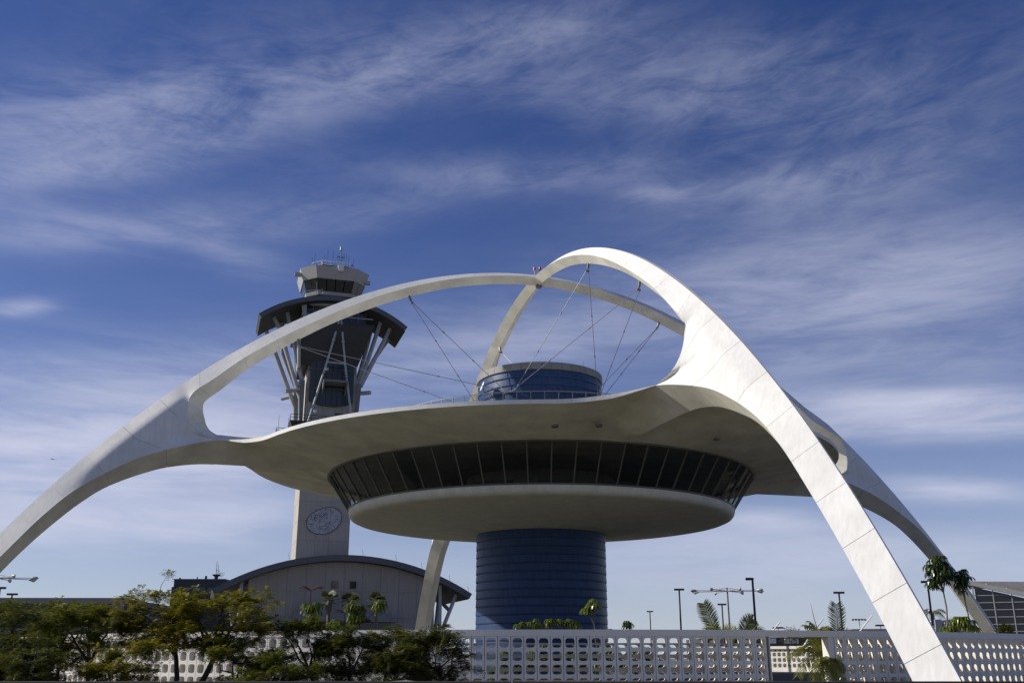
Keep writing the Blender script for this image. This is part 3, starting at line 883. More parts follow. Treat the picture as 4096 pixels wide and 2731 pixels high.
# lower balcony
b = MB(); b.hexa([(-7.2, -2.2, 42.2), (6.0, -2.2, 42.2), (6.0, 2.5, 42.2), (-7.2, 2.5, 42.2), (-8.0, -3.4, 43.9), (6.8, -3.4, 43.9), (6.8, 2.5, 43.9), (-8.0, 2.5, 43.9)], tf); bal = b.build('balcony', 'charcoal', TOW)
for z in (44.5, 45.1):
    ttube('handrail', [(-7.9, 2.4, z), (-7.9, -3.3, z), (6.7, -3.3, z), (6.7, 2.4, z)], .05, 'darkpole', 5, bal)
for x in np.linspace(-7.9, 6.7, 12):
    ttube('railing_post', [(x, -3.3, 43.9), (x, -3.3, 45.1)], .04, 'darkpole', 5, bal)
b = MB(); b.box((-10.4, -2.2, 40.6), (-6.4, 1.4, 41.0), tf); sb = b.build('lower_landing', 'pylon', TOW)
for z in (41.5, 42.0, 42.5):
    ttube('handrail', [(-6.6, -2.1, z), (-10.3, -2.1, z), (-10.3, 1.3, z)], .05, 'steel', 5, sb)
for x in (-10.3, -9.1, -7.9, -6.7):
    ttube('railing_post', [(x, -2.1, 41), (x, -2.1, 42.5)], .05, 'steel', 5, sb)
ttube('whip_antenna', [(-10.0, -2.0, 41), (-10.0, -2.0, 45.0)], .035, 'steel', 5)
tbox('door', (.9, -.08, 44.0), (2.6, .02, 46.6), 'darkwin')
b = MB(); b.revolve([(.02, -.4), (.3, -.2), (.42, .1), (.3, .4), (.02, .5)], tf(-3.1, -1.2, 46.3), 12); b.build('radome', 'whitepaint', TOW, 50)
# flared dark storey under the canopy
b = MB(); b.hexa([(-6.4, -.4, 56.0), (5.0, -.4, 56.6), (5.0, 11.6, 56.6), (-6.4, 11.6, 56.0), (-7.2, -3.4, 64.2), (7.6, -3.4, 64.2), (7.6, 14.0, 64.2), (-7.2, 14.0, 64.2)], tf); b.build('flared_storey', 'charcoal', TOW)
b = MB(); b.hexa([(-6.95, -.9, 55.3), (-6.42, -.9, 55.3), (-6.42, 3.0, 55.3), (-6.95, 3.0, 55.3), (-7.75, -3.5, 64.1), (-7.22, -3.5, 64.1), (-7.22, 5.5, 64.1), (-7.75, 5.5, 64.1)], tf); b.build('side_cheek', 'cabmetal', TOW)
b = MB(); b.box((-7.2, -2.6, 64.2), (7.6, 14, 64.9), tf); b.build('terrace_slab', 'charcoal', TOW)
tbox('lounge_storey', (-6.4, .2, 64.9), (6.4, 12.5, 69.6), 'charcoal')
for i, x in enumerate(np.linspace(-5.9, 4.7, 9)):
    tbox('lounge_pane', (x + .04, .05, 65.2), (x + 1.25, .18, 68.7), 'blackglass')
for i in range(6):
    tbox('clerestory_pane', (-4.6 + i * 1.42, -.62, 69.15), (-3.26 + i * 1.42, -.5, 69.85), 'paleglass')
b = MB(); b.prism([(-7.1, 70.2), (-7.1, 69.3), (-6.5, 64.95), (-5.95, 64.95), (-5.95, 68.85), (6.0, 68.85), (6.0, 70.2)], -.5, .04, tf); b.build('lounge_frame', 'cabmetal', TOW)
ttube('terrace_rail', [(-7.1, 1.0, 65.0), (-7.0, -2.5, 66.1), (7.4, -2.5, 66.1)], .09, 'pipe', 6)
# vaulted canopy
CR, CZ0, CX = 24.2, 70.45 - 24.2, -.4
def arc_poly(cx, cz, rad, half, th, n=24):
    am = math.asin(half / rad)
    top = [(cx + rad * math.sin(t), cz + rad * math.cos(t)) for t in np.linspace(-am, am, n)]
    return top + [(cx + (rad - th) * math.sin(t), cz + (rad - th) * math.cos(t)) for t in np.linspace(am, -am, n)]
b = MB(); pl = arc_poly(CX, CZ0, CR, 15.0, .95)
n2 = len(pl) // 2
for i in range(n2 - 1):
    quad = [pl[i], pl[i + 1], pl[-2 - i], pl[-1 - i]]
    b.prism(quad, -2.4, 10.2, tf)
b.build('canopy', 'roofmetal', TOW, 30)
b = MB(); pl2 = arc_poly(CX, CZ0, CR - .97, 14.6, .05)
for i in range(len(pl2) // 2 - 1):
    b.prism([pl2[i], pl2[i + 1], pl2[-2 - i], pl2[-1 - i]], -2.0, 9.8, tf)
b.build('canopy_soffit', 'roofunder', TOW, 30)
for path in ([(-6.0, .6, 49.2), (-11.0, 2, 64.0), (-12.4, 2.2, 66.6)], [(-6.2, 10, 49.5), (-10.7, 8.6, 59.6), (-13.3, 8.0, 65.0)], [(-5.9, .8, 53.2), (-9.0, 2.2, 65.1), (-9.8, 2.2, 68.3)], [(-6.1, 10.4, 53.2), (-9.6, 8.6, 60.5), (-10.2, 8.2, 67.8)],
             [(5.6, .6, 52.6), (8.9, 2.0, 64.6), (9.9, 2.2, 68.2)], [(5.9, .6, 52.6), (9.2, 1.8, 60.2), (12.0, 2.2, 66.7)], [(5.6, 10.2, 53.0), (7.6, 8.6, 62), (8.8, 8.2, 68.4)], [(6.0, 10.2, 53.0), (9.6, 8.8, 61), (12.6, 8.0, 65.9)]):
    ttube('canopy_strut', path, [.42, .45, .40], 'pipe', 12)
tbox('camera_housing', (-8.5, 2.2, 60.4), (-7.7, 3.0, 61.3), 'steel')
# cab: octagon, glass leaning outwards, pale sloping fascia
cx, cd = -.5, 5.0
def octagon(h, ch, z):
    p = [(-h + ch, -h), (h - ch, -h), (h, -h + ch), (h, h - ch), (h - ch, h), (-h + ch, h), (-h, h - ch), (-h, -h + ch)]
    return [(cx + x, cd + y, z) for x, y in p]
def oct_faces(z0, h0, c0, z1, h1, c1, name, m, split=1, th=.18):
    A, B_ = octagon(h0, c0, z0), octagon(h1, c1, z1)
    for i in range(8):
        j = (i + 1) % 8
        k = split if i % 2 == 0 else max(1, split - 2)
        for s in range(k):
            t0, t1 = s / k + (.012 if k > 1 else .002), (s + 1) / k - (.012 if k > 1 else .002)
            mixp = lambda a, b_, t: tuple(a[q] * (1 - t) + b_[q] * t for q in range(3))
            a0, a1, b0, b1 = mixp(A[i], A[j], t0), mixp(A[i], A[j], t1), mixp(B_[i], B_[j], t0), mixp(B_[i], B_[j], t1)
            ins = lambda p: (cx + (p[0] - cx) * (1 - th / 6), cd + (p[1] - cd) * (1 - th / 6), p[2])
            b = MB(); b.hexa([a0, a1, ins(a1), ins(a0), b0, b1, ins(b1), ins(b0)], tf); b.build(name, m, TOW)
tb = MB(); tb.add([tf(*p) for p in octagon(4.6, 1.9, 69.0)] + [tf(*p) for p in octagon(5.4, 2.2, 72.0)], [tuple(range(8)), tuple(range(15, 7, -1))] + [(i, (i + 1) % 8, 8 + (i + 1) % 8, 8 + i) for i in range(8)]); tb.build('cab_base', 'charcoal', TOW)
oct_faces(71.2, 5.55, 2.25, 71.9, 5.75, 2.3, 'cab_sill', 'cabmetal')
oct_faces(71.9, 5.60, 2.25, 74.6, 6.30, 2.55, 'cab_pane', 'blackglass', 4)
oct_faces(74.5, 6.42, 2.6, 77.0, 7.15, 2.9, 'cab_fascia', 'cabmetal')
tb = MB(); tb.add([tf(*p) for p in octagon(7.0, 2.85, 76.9)], [tuple(range(8))]); tb.build('cab_roof', 'roofunder', TOW)
tb = MB(); tb.add([tf(*p) for p in octagon(5.1, 2.1, 76.95)] + [tf(*p) for p in octagon(4.5, 1.9, 78.4)] + [tf(*p) for p in octagon(2.0, .8, 79.2)],
       [(i, (i + 1) % 8, 8 + (i + 1) % 8, 8 + i) for i in range(8)] + [(8 + i, 8 + (i + 1) % 8, 16 + (i + 1) % 8, 16 + i) for i in range(8)] + [tuple(range(16, 24))]); tb.build('cab_penthouse', 'charcoal', TOW)
tbox('equipment_box', (-.3, -2.7, 76.0), (.85, -1.9, 77.3), 'whitepaint')
tbox('equipment_box', (-8.7, 1.2, 75.5), (-7.3, 2.0, 76.2), 'cabmetal')
tbox('equipment_box', (5.8, .6, 74.9), (6.9, 1.3, 75.6), 'cabmetal')
def loop_rail(z): return [(x * .78 + cx * .22, y * .78 + cd * .22, z) for x, y, _ in octagon(6.0, 2.4, z)[4:] + octagon(6.0, 2.4, z)[:2]]
for z in (78.2, 79.0):
    ttube('roof_rail', [(p[0], p[1], p[2]) for p in loop_rail(z)], .07, 'whitepaint', 5)
for p in loop_rail(79.0):
    ttube('roof_rail_post', [(p[0], p[1], 77), (p[0], p[1], 79.0)], .07, 'whitepaint', 5)
for x, d, z in ((-5.2, 3, 80.4), (-4.8, 1.6, 80.9), (-2.9, 1.0, 80.6), (-2.2, 1.0, 81.7), (-1.1, 1.2, 81.9), (-.2, 5.0, 80.6), (1.7, 1.6, 81.6), (2.3, 2.0, 81.4), (3.4, 2.2, 80.8)):
    ttube('whip_antenna', [(x, d, 77), (x, d, z)], .045, 'steel', 5)
mast_ = ttube('antenna_mast', [(.65, 2.2, 78.4), (.65, 2.2, 82.6)], .09, 'darkpole', 6)
for z, w in ((81.0, .75), (80.9, -.75), (80.3, .5)):
    ttube('mast_arm', [(.65 - w, 2.2, z), (.65 + w, 2.2, z)], .04, 'darkpole', 5, mast_)
for dx in (-.7, -.35, .4, .7):
    ttube('mast_whip', [(.65 + dx, 2.2, 80.2), (.65 + dx, 2.2, 81.9)], .03, 'darkpole', 5, mast_)
b = MB(); b.revolve([(.02, 0), (.28, .02), (.3, .8), (.02, .9)], tf(.65, 2.2, 82.5), 10); b.build('mast_drum', 'greypole', mast_, 50)
for x in (-3.2, 2.4, 3.0):
    b = MB(); b.revolve([(.02, .5), (.16, .4), (.18, 0), (.02, 0)], tf(x, 1.6, 78.9), 8); b.build('red_beacon', 'red', TOW, 50)
ttube('red_beacon_stem', [(-3.2, 1.6, 77), (-3.2, 1.6, 79)], .05, 'greypole', 5)
# side terrace rail and small aerials at the cab's foot
ttube('cab_rail', [(-6.8, 3, 70.9), (-6.7, -.8, 71.5), (-3.0, -1.6, 71.9), (-3.0, -1.6, 71.0)], .06, 'pipe', 5)
ttube('whip_antenna', [(-4.3, -1.2, 71), (-4.3, -1.2, 73.6)], .05, 'greypole', 5)
# oval perforated plate on the shaft
oc, oz, ora, orb, orot = 0.0, 25.25, 3.45, 2.42, math.radians(22)
def oval(t, k, d): 
    x, z = ora * k * math.cos(t), orb * k * math.sin(t) + .25 * k * math.cos(t) ** 2 - .12 * k
    return tf(oc + x * math.cos(orot) - z * math.sin(orot), d, oz + x * math.sin(orot) + z * math.cos(orot))
ts = [2 * PI * i / 48 for i in range(48)]
b = MB(); b.add([oval(t, 1, -.16) for t in ts] + [oval(t, 1, -.01) for t in ts], [tuple(range(48))] + [(i, 48 + i, 48 + (i + 1) % 48, (i + 1) % 48) for i in range(48)]); ov = b.build('oval_plate', 'oval', TOW)
MB().tube([oval(t, 1.0, -.16) for t in ts] + [oval(0, 1.0, -.16)], .10, 6).build('plate_rim', 'pylon', ov, 60)
b = MB()
for i in range(290):
    rr = R.random() ** .62; t = R.random() * 2 * PI
    c0 = oval(t, rr * .95, -.175)
    cc = Vector(c0)
    s = .048 + .022 * R.random()
    ex, ez = Vector((math.cos(TA), math.sin(TA), 0)), Vector((0, 0, 1))
    kk = 1 if rr < .35 else R.choice((1, 2, 3))
    dirv = ex * math.cos(t * 3) + ez * math.sin(t * 3)
    for q in range(kk):
        c1 = cc + dirv * (q * .26)
        b.add([c1 + (ex * math.cos(2 * PI * w / 6) + ez * math.sin(2 * PI * w / 6)) * s for w in range(6)], [tuple(range(6))])
b.build('plate_holes', 'darkdot', ov, kind='stuff')
for x in (-.9, 1.1):
    ttube('plate_joint', [(x, -.18, oz - 2.2), (x, -.18, oz + 2.2)], .025, 'pylon', 4, ov)

# ---------------------------------------------------------------- vaulted building at the tower's foot
VX, VY = -36.3, 190.0
VB = thing('vaulted_building', 'low building under a broad arched dark roof at the foot of the tower', 'building', (VX, VY, GZ))
def vf(x, d, z):
    return (VX + math.cos(TA) * x - math.sin(TA) * d, VY + math.sin(TA) * x + math.cos(TA) * d, z)
VR = (24.0 ** 2 + 6.7 ** 2) / (2 * 6.7); VC = 5.6; VZ = 18.35 - VR
pl = arc_poly(VC, VZ, VR, 24.0, 1.1, 30); b = MB()
for i in range(29):
    b.prism([pl[i], pl[i + 1], pl[-2 - i], pl[-1 - i]], -1.0, 24, vf)
b.build('vaulted_roof', 'roofmetal', VB, 30)
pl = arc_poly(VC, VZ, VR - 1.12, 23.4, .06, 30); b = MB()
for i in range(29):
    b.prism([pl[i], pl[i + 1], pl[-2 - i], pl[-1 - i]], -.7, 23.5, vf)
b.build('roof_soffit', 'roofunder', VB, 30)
def vtop(x): return VZ + math.sqrt((VR - 1.14) ** 2 - (x - VC) ** 2)
b = MB(); b.prism([(-11.9, GZ), (22.6, GZ)] + [(x, vtop(x) - .3) for x in np.linspace(22.6, -11.9, 16)], 1.16, 20, vf); b.build('gable_core', 'concrete', VB)
xs = np.linspace(-12, 22.7, 11)
for i in range(10):
    x0, x1 = xs[i] + .025, xs[i + 1] - .025
    for z0, z1 in ((GZ, 2.3), (2.3, 7.08), (7.08, 11.8)):
        b = MB(); b.box((x0, 1.0, z0 + .025), (x1, 1.14, z1 - .025), vf); b.build('gable_panel', 'gable', VB)
    pts = [(x0, 11.825), (x1, 11.825)] + [(x, vtop(x) - .01) for x in np.linspace(x1, x0, 4)]
    b = MB(); b.prism(pts, 1.0, 1.14, vf); b.build('gable_panel', 'gable', VB)
for x in (3.0, 6.45):
    b = MB(); b.box((x, .93, 12.35), (x + 1.15, 1.02, 13.65), vf); w = b.build('window', 'darkwin', VB)
    b = MB()
    for lo, hi in (((x - .08, .88, 12.27), (x, 1.0, 13.73)), ((x + 1.15, .88, 12.27), (x + 1.23, 1.0, 13.73)), ((x, .88, 13.65), (x + 1.15, 1.0, 13.73)), ((x, .88, 12.27), (x + 1.15, 1.0, 12.35))): b.box(lo, hi, vf)
    b.build('window_frame', 'pylon', w)
# pale canopy over the entrance
b = MB(); b.prism([(-3.9, 6.3), (-3.9, 7.6), (-.6, 9.2), (3.5, 9.65), (8.2, 9.4), (12.5, 8.0), (15.2, 6.6), (15.2, 6.3)], -1.6, .96, vf); b.build('entrance_hood', 'pylon', VB)
b = MB(); b.box((-3.0, .9, GZ), (14.5, .98, 6.2), vf); b.build('entrance_glazing', 'darkwin', VB)
for path in ([(23.9, 1.5, GZ), (23.9, 1.5, 13.3)], [(24.2, 2.0, GZ), (24.3, 2.0, 4.5), (27.4, 2.4, 12.0)], [(26.0, 2.2, 8.6), (24.5, 9, 11.8)], [(24.0, 9, GZ), (25.6, 10, 12.2)], [(-13.2, 1.5, GZ), (-13.2, 1.5, 13.2)], [(-12.6, 5, GZ), (-15.5, 4, 12.6)]):
    b = MB(); b.tube([vf(*p) for p in path], .36, 12); b.build('raking_column', 'pipe', VB, 45)
for x in (-5, 2.2, 8.6, 15.0, 20.0, 25.5, 29.2):
    z = VZ + math.sqrt(VR ** 2 - (x - VC) ** 2)
    b = MB(); b.tube([vf(x, 0, z - .1), vf(x - .25, 0, z + 1.3)], .03, 5); b.build('lightning_rod', 'steel', VB)

# ---------------------------------------------------------------- background buildings
def frame(x0, y0, ang):
    c, s = math.cos(ang), math.sin(ang)
    return lambda x, d, z: (x0 + c * x - s * d, y0 + s * x + c * d, z)
PG = thing('parking_structure', 'grey concrete parking structure with dark open decks, far left behind the trees', 'building', (-96, 255, GZ))
pf = frame(-96, 255, .02)
b = MB(); b.box((-75, .4, GZ), (-.4, 40, 13.6), pf); b.build('deck_interior', 'darkbuild', PG)
for z0, z1 in ((12.75, 14.0), (9.3, 10.55), (5.8, 7.05), (2.3, 3.55)):
    b = MB(); b.box((-75, 0, z0), (0, .38, z1), pf); b.build('parapet', 'concrete', PG)
    b = MB(); b.box((-.38, .38, z0), (0, 40, z1), pf); b.build('parapet', 'concrete', PG)
for x in np.arange(-74, 1, 9.2):
    b = MB(); b.box((x, .1, GZ), (x + .7, .39, 12.75), pf); b.build('deck_column', 'concrete', PG)
b = MB(); b.box((-2.6, -.06, GZ), (-.02, .36, 13.9), pf); b.build('corner_pier', 'concrete', PG)
for k, x in enumerate((-75, -50, -25)):
    b = MB(); b.box((x + .1, .02, 14.0), (x + 24.9, .36, 14.12), pf); b.build('parapet_cap', 'concrete', PG)

DB = thing('flat_roofed_building', 'dark flat-roofed building rising behind the left end of the arched roof', 'building', (-82, 290, GZ))
df = frame(-81, 290, .0)
b = MB(); b.box((-14.4, 0, GZ), (0, 25, 21.0), df); b.box((0, .3, GZ), (16, 25, 20.6), df); b.build('building_body', 'darkbuild', DB)
b = MB(); b.box((-15.6, 2, GZ), (-14.4, 20, 19.2), df); b.build('side_stack', 'darkbuild', DB)
b = MB(); b.box((-14.5, -.1, 21.0), (.1, 25, 21.25), df); b.build('roof_coping', 'roofmetal', DB)
for x in np.arange(-13.6, 0, 2.2):
    b = MB(); b.box((x, -.05, 17.4), (x + 1.4, .02, 18.9), df); b.build('louvre', 'darkwin', DB)
for x, h, w in ((-6.1, .9, .5), (-8.4, .6, .25), (-13.4, .4, .4), (-3.0, .4, .3)):
    b = MB(); b.box((x, 1, 21.25), (x + w, 1 + w, 21.25 + h), df); b.build('roof_vent', 'darkbuild', DB)
b = MB(); b.tube([df(-3.2 + .3, 1, 20.8), df(-3.2 + .3, 1, 22.2)], .55, 12); b.revolve([(.55, 1.0), (1.2, 1.5), (1.2, 1.62), (.4, 1.62)], df(-2.9, 1, 20.9), 14); b.tube([df(-3.0, 1, 22.2), df(-3.0, 1, 26.2)], .07, 5); b.tube([df(-2.5, 1, 22.2), df(-2.5, 1, 25.2)], .06, 5)
b.build('roof_flue', 'darkpole', DB, 40)
# steam drifting from the flue
def blob(c, rx, ry, rz, seed, n=12):
    rr = np.random.default_rng(seed); v = []; f = []
    for i in range(n + 1):
        for j in range(2 * n):
            th, ph = PI * i / n, 2 * PI * j / (2 * n)
            k = 1 + .22 * math.sin(3 * ph + seed) * math.sin(th) + .18 * math.sin(4 * th + 2 * ph + seed)
            v.append((c[0] + rx * k * math.sin(th) * math.cos(ph), c[1] + ry * k * math.sin(th) * math.sin(ph), c[2] + rz * k * math.cos(th)))
    for i in range(n):
        for j in range(2 * n):
            f.append((i * 2 * n + j, i * 2 * n + (j + 1) % (2 * n), (i + 1) * 2 * n + (j + 1) % (2 * n), (i + 1) * 2 * n + j))
    return v, f
b = MB()
for c, rx, rz, sd in (((-84.5, 294, 25.1), .75, 2.0, 1), ((-84.3, 294.5, 22.9), 1.3, 1.2, 2), ((-82.7, 294, 22.7), 1.3, .9, 3)):
    b.add(*blob(c, rx, 1.1, rz, sd))
st = b.build('steam_plume', None, None, 180)
sm = bpy.data.materials.new('steam'); sm.use_nodes = True; t = sm.node_tree; t.nodes.remove(t.nodes['Principled BSDF'])
pv = N(t, 'ShaderNodeVolumePrincipled'); pv.inputs['Color'].default_value = (.97, .97, .97, 1)
tc = N(t, 'ShaderNodeTexCoord'); no = N(t, 'ShaderNodeTexNoise'); no.inputs['Scale'].default_value = .9; no.inputs['Detail'].default_value = 4
L(t, tc.outputs['Object'], no.inputs['Vector'])
L(t, math_node(t, 'MULTIPLY', math_node(t, 'MAXIMUM', math_node(t, 'SUBTRACT', no.outputs['Fac'], .42), 0.0), 7.0), pv.inputs['Density'])
L(t, pv.outputs[0], t.nodes['Material Output'].inputs['Volume'])
st.data.materials.append(sm)
tag(st, 'small white plume of steam rising above the dark flat roof', 'steam'); st['kind'] = 'stuff'

# glass hall at the right edge
GH = thing('glass_hall', 'dark glass curtain-walled hall with a sloping roof at the right edge', 'building', (58, 128, GZ))
gf = frame(57.3, 128.0, -.42)      # x runs along the glass front
k_ = 128 / 110.0
ztop = lambda x: 9.0 - .262 * max(x, 0)
cw = 2.05
for i in range(9):
    x0, x1 = .12 + i * cw, .12 + (i + 1) * cw
    rows_ = [GZ] + [3.05 + .86 * j for j in range(7)]
    for j in range(len(rows_)):
        z0 = rows_[j]
        zt0, zt1 = ztop(x0) - .55, ztop(x1) - .55
        z1 = rows_[j + 1] if j + 1 < len(rows_) else 99
        a0, a1 = min(z1, zt0), min(z1, zt1)
        if a0 <= z0 + .1: continue
        xe = x1 - .06 if a1 > z0 + .06 else x0 + (x1 - x0) * (a0 - z0 - .06) / max(a0 - a1, .01)
        ae = a1 - .04 if a1 > z0 + .06 else z0 + .045
        pg = [(x0 + .06, z0 + .04), (xe, z0 + .04), (xe, ae)]
        if z1 < zt0 and z1 > zt1:
            xm = x0 + (x1 - x0) * (zt0 - z1) / (zt0 - zt1)
            pg.append((min(xm, xe - .01), z1 - .04))
        pg.append((x0 + .06, a0 - .04))
        b = MB(); b.prism(pg, 0, .12, gf); b.build('glass_pane', 'darkwin', GH)
    b = MB(); b.box((x1 - .055, -.12, GZ), (x1 + .055, .16, ztop(x1) - .5), gf); b.build('mullion', 'pipe', GH)
for j in range(7):
    z = 3.05 + .86 * j
    xe = min(20, max(0, (9.0 - .6 - z) / .262))
    b = MB(); b.box((.0, -.08, z - .04), (xe, .14, z + .04), gf); b.build('transom', 'pipe', GH)
b = MB(); b.box((-.12, -.2, GZ), (.10, .5, 8.6), gf); b.build('corner_post', 'cabmetal', GH)
b = MB(); b.hexa([(-.4, -.6, 8.62), (20, -.6, 3.4), (20, 0.3, 3.4), (-.4, .3, 8.62), (-.4, -.6, 9.15), (20, -.6, 3.95), (20, .3, 3.95), (-.4, .3, 9.15)], gf); b.build('roof_edge', 'cabmetal', GH)
b = MB(); b.hexa([(-.3, .31, 8.6), (20, .31, 3.4), (20, 16, 8.9), (-.3, 16, 9.1), (-.3, .31, 9.1), (20, .31, 3.9), (20, 16, 9.4), (-.3, 16, 9.5)], gf); b.build('roof_sheet', 'roofgravel', GH)
b = MB(); b.box((.2, 1.2, GZ), (20, 1.4, 3.2), gf); b.build('rear_wall', 'darkbuild', GH)
for x in (1.6, 3.8, 6.6):
    b = MB(); b.tube([gf(x, .6, ztop(x) - .1), gf(x, .6, ztop(x) + .25)], .05, 6); b.build('roof_lamp', 'whitepaint', GH)

WB = thing('white_hall', 'bright white low hall glimpsed behind the right-hand umbrella trees', 'building', (86, 200, GZ))
b = MB(); b.box((83.2, 200, GZ), (92, 215, 6.75)); b.build('hall_body', 'whitemetal', WB)
for z in (3.4, 4.5, 5.6): 
    b = MB(); b.box((83.15, 199.93, z), (92.05, 199.99, z + .06)); b.build('cladding_joint', 'pylon', WB)
b = MB(); b.box((83.0, 199.8, 6.75), (92.2, 215.2, 6.95)); b.build('roof_edge', 'whitemetal', WB)
FT = thing('terminal_building', 'long dark low terminal building beyond the gap in the screen wall', 'building', (75, 260, GZ))
b = MB(); b.box((50, 260, GZ), (120, 300, 4.9)); b.build('terminal_body', 'darkbuild', FT)
for x in np.arange(51, 119, 5.6):
    b = MB(); b.box((x, 259.6, 3.4), (x + 3.4, 259.99, 4.6)); b.build('terminal_panel', 'whitemetal' if int(x) % 3 else 'concrete', FT)
b = MB(); b.hexa([(82, 262, 4.92), (110, 262, 4.92), (110, 290, 4.92), (82, 290, 4.92), (87, 266, 7.0), (103, 266, 7.2), (103, 286, 7.2), (87, 286, 7.0)]); b.build('raised_roof', 'roofmetal', FT)
AN = thing('antenna_array', 'cluster of pale panel antennas on dark pipe frames above the wall coping', 'antenna', (68, 170, GZ))
for k, (x, y, h, w) in enumerate(((66.4, 170, 5.6, .9), (67.2, 171, 5.9, .5), (69.2, 170, 6.0, 1.1), (70.6, 171, 5.9, .5), (71.6, 170, 5.6, .7), (88, 172, 6.1, .5))):
    b = MB(); b.box((x, y, 3.6), (x + w, y + .3, h)); b.build('antenna_panel', 'pipe', AN)
    b = MB(); b.tube([(x + w / 2, y + .5, GZ), (x + w / 2, y + .5, h - .3)], .09, 6); b.build('antenna_pole', 'darkpole', AN)
for z in (4.2, 5.2):
    b = MB(); b.tube([(65.5, 170.6, z), (73, 170.9, z)], .07, 6); b.build('frame_rail', 'darkpole', AN)

# ---------------------------------------------------------------- lamps and poles
def shoebox_lamp(x, y, zt, heads, label, group=None, s=1.0):
    t = thing('street_lamp', label, 'street lamp', (x, y, GZ), group)
    MB().tube([(x, y, GZ), (x, y, zt)], [.13 * s, .10 * s], 8).build('pole', 'darkpole', t, 45)
    for h in heads:
        b = MB(); x0, x1 = (.12 * s, .62 * s) if h > 0 else (-.62 * s, -.12 * s)
        b.box((x + x0 - (.0 if h > 0 else 0), y - .16 * s, zt - .22 * s), (x + x1, y + .16 * s, zt))
        b.build('lamp_head', 'darkpole', t)
        b = MB(); b.box((x + min(x0 + .04, x1 - .04), y - .12 * s, zt - .235 * s), (x + max(x0 + .04, x1 - .04), y + .12 * s, zt - .222 * s)); b.build('lens', 'lens', t)
    b = MB(); b.box((x - .13 * s, y - .08 * s, zt - .16 * s), (x + .13 * s, y + .08 * s, zt - .05 * s)); b.build('head_arm', 'darkpole', t)
    return t
G1 = 'dark box-headed street lamps'
shoebox_lamp(21.1, 130, 8.33, (-1, 1), 'dark double-headed street lamp nearest the blue column', G1)
shoebox_lamp(22.63, 170, 7.34, (-1, 1), 'smallest dark double-headed street lamp just right of the blue column', G1, .85)
shoebox_lamp(25.76, 110, 8.18, (-1,), 'tall dark single-headed street lamp behind the right arms of the white ring mast', G1, 1.15)
shoebox_lamp(30.45, 150, 7.5, (-1, 1), 'dark double-headed street lamp half hidden by a palm frond, left of the white mast', G1)
shoebox_lamp(44.4, 140, 8.57, (-1, 1), 'dark double-headed street lamp above the upright palm frond, left of the front leg', G1, 1.15)
shoebox_lamp(46.5, 115, 8.22, (-1,), 'dark single-headed street lamp right of the bright front leg', G1, 1.1)
shoebox_lamp(-74.6, 150, 9.85, (1, -1), 'dark street lamp cut by the left edge of the view', G1, 1.3)
shoebox_lamp(-72.7, 150, 8.95, (-1, 1), 'dark double-headed street lamp above the far left parking structure', G1, 1.2)
def ring_mast(x, y, zt, arms, label, mm):
    t = thing('lamp_mast', label, 'lamp mast', (x, y, GZ), 'white masts with a ring of lamp arms')
    MB().tube([(x, y, GZ), (x, y, zt)], [.17, .12], 8).build('pole', mm, t, 45)
    za = zt - .45
    for a, ln in arms:
        c, s = math.cos(a), math.sin(a)
        MB().tube([(x, y, za), (x + c * ln, y + s * ln, za + .02)], .05, 6).build('arm', mm, t, 60)
        MB().tube([(x, y, zt - .05), (x + c * ln * .55, y + s * ln * .55, za + .06)], .018, 4).build('stay', mm, t)
        b = MB(); p = (x + c * ln, y + s * ln, za)
        e = Vector((c, s, 0)); q = Vector(p)
        b.tube([q - e * .15, q + e * .1, q + e * .5, q + e * .72], [.07, .17, .19, .08], 8)
        hd = b.build('lamp_head', mm, t, 60)
        b = MB(); b.revolve([(.02, -.26), (.13, -.22), (.17, -.10)], tuple(q + e * .42), 10); b.build('lens', 'lens', hd, 60)
ring_mast(28.2, 135, 8.78, [(k * PI / 4 + .14, 4.25) for k in range(8)], 'white mast with eight lamp arms on slim stays, right of centre', 'greypole')
ring_mast(-60.4, 120, 9.35, [(k * PI / 4 + .10, 4.1) for k in range(8)], 'pale eight-armed lamp mast hidden behind the left leg, only its right arms showing', 'greypole')
for (x, y, zt, w, lab) in ((106.9, 320, 11.4, 1.9, 'small far floodlight mast with a row of lamps, left of the bright leg'), (113.3, 320, 9.7, 1.3, 'smallest far floodlight mast beside the left edge of the bright leg'), (81.8, 320, 9.0, 1.4, 'far floodlight mast just above the wall near the feathery palm')):
    t = thing('floodlight_mast', lab, 'floodlight mast', (x, y, GZ), 'far floodlight masts')
    MB().tube([(x, y, GZ), (x, y, zt)], .12, 6).build('pole', 'greypole', t)
    MB().tube([(x - w, y, zt), (x + w, y, zt)], .07, 6).build('crossbar', 'darkpole', t)
    for k in range(5):
        q = x - w + 2 * w * k / 4
        b = MB(); b.box((q - .3, y - .25, zt - .45), (q + .3, y + .2, zt - .05)); b.build('floodlight', 'darkpole', t)
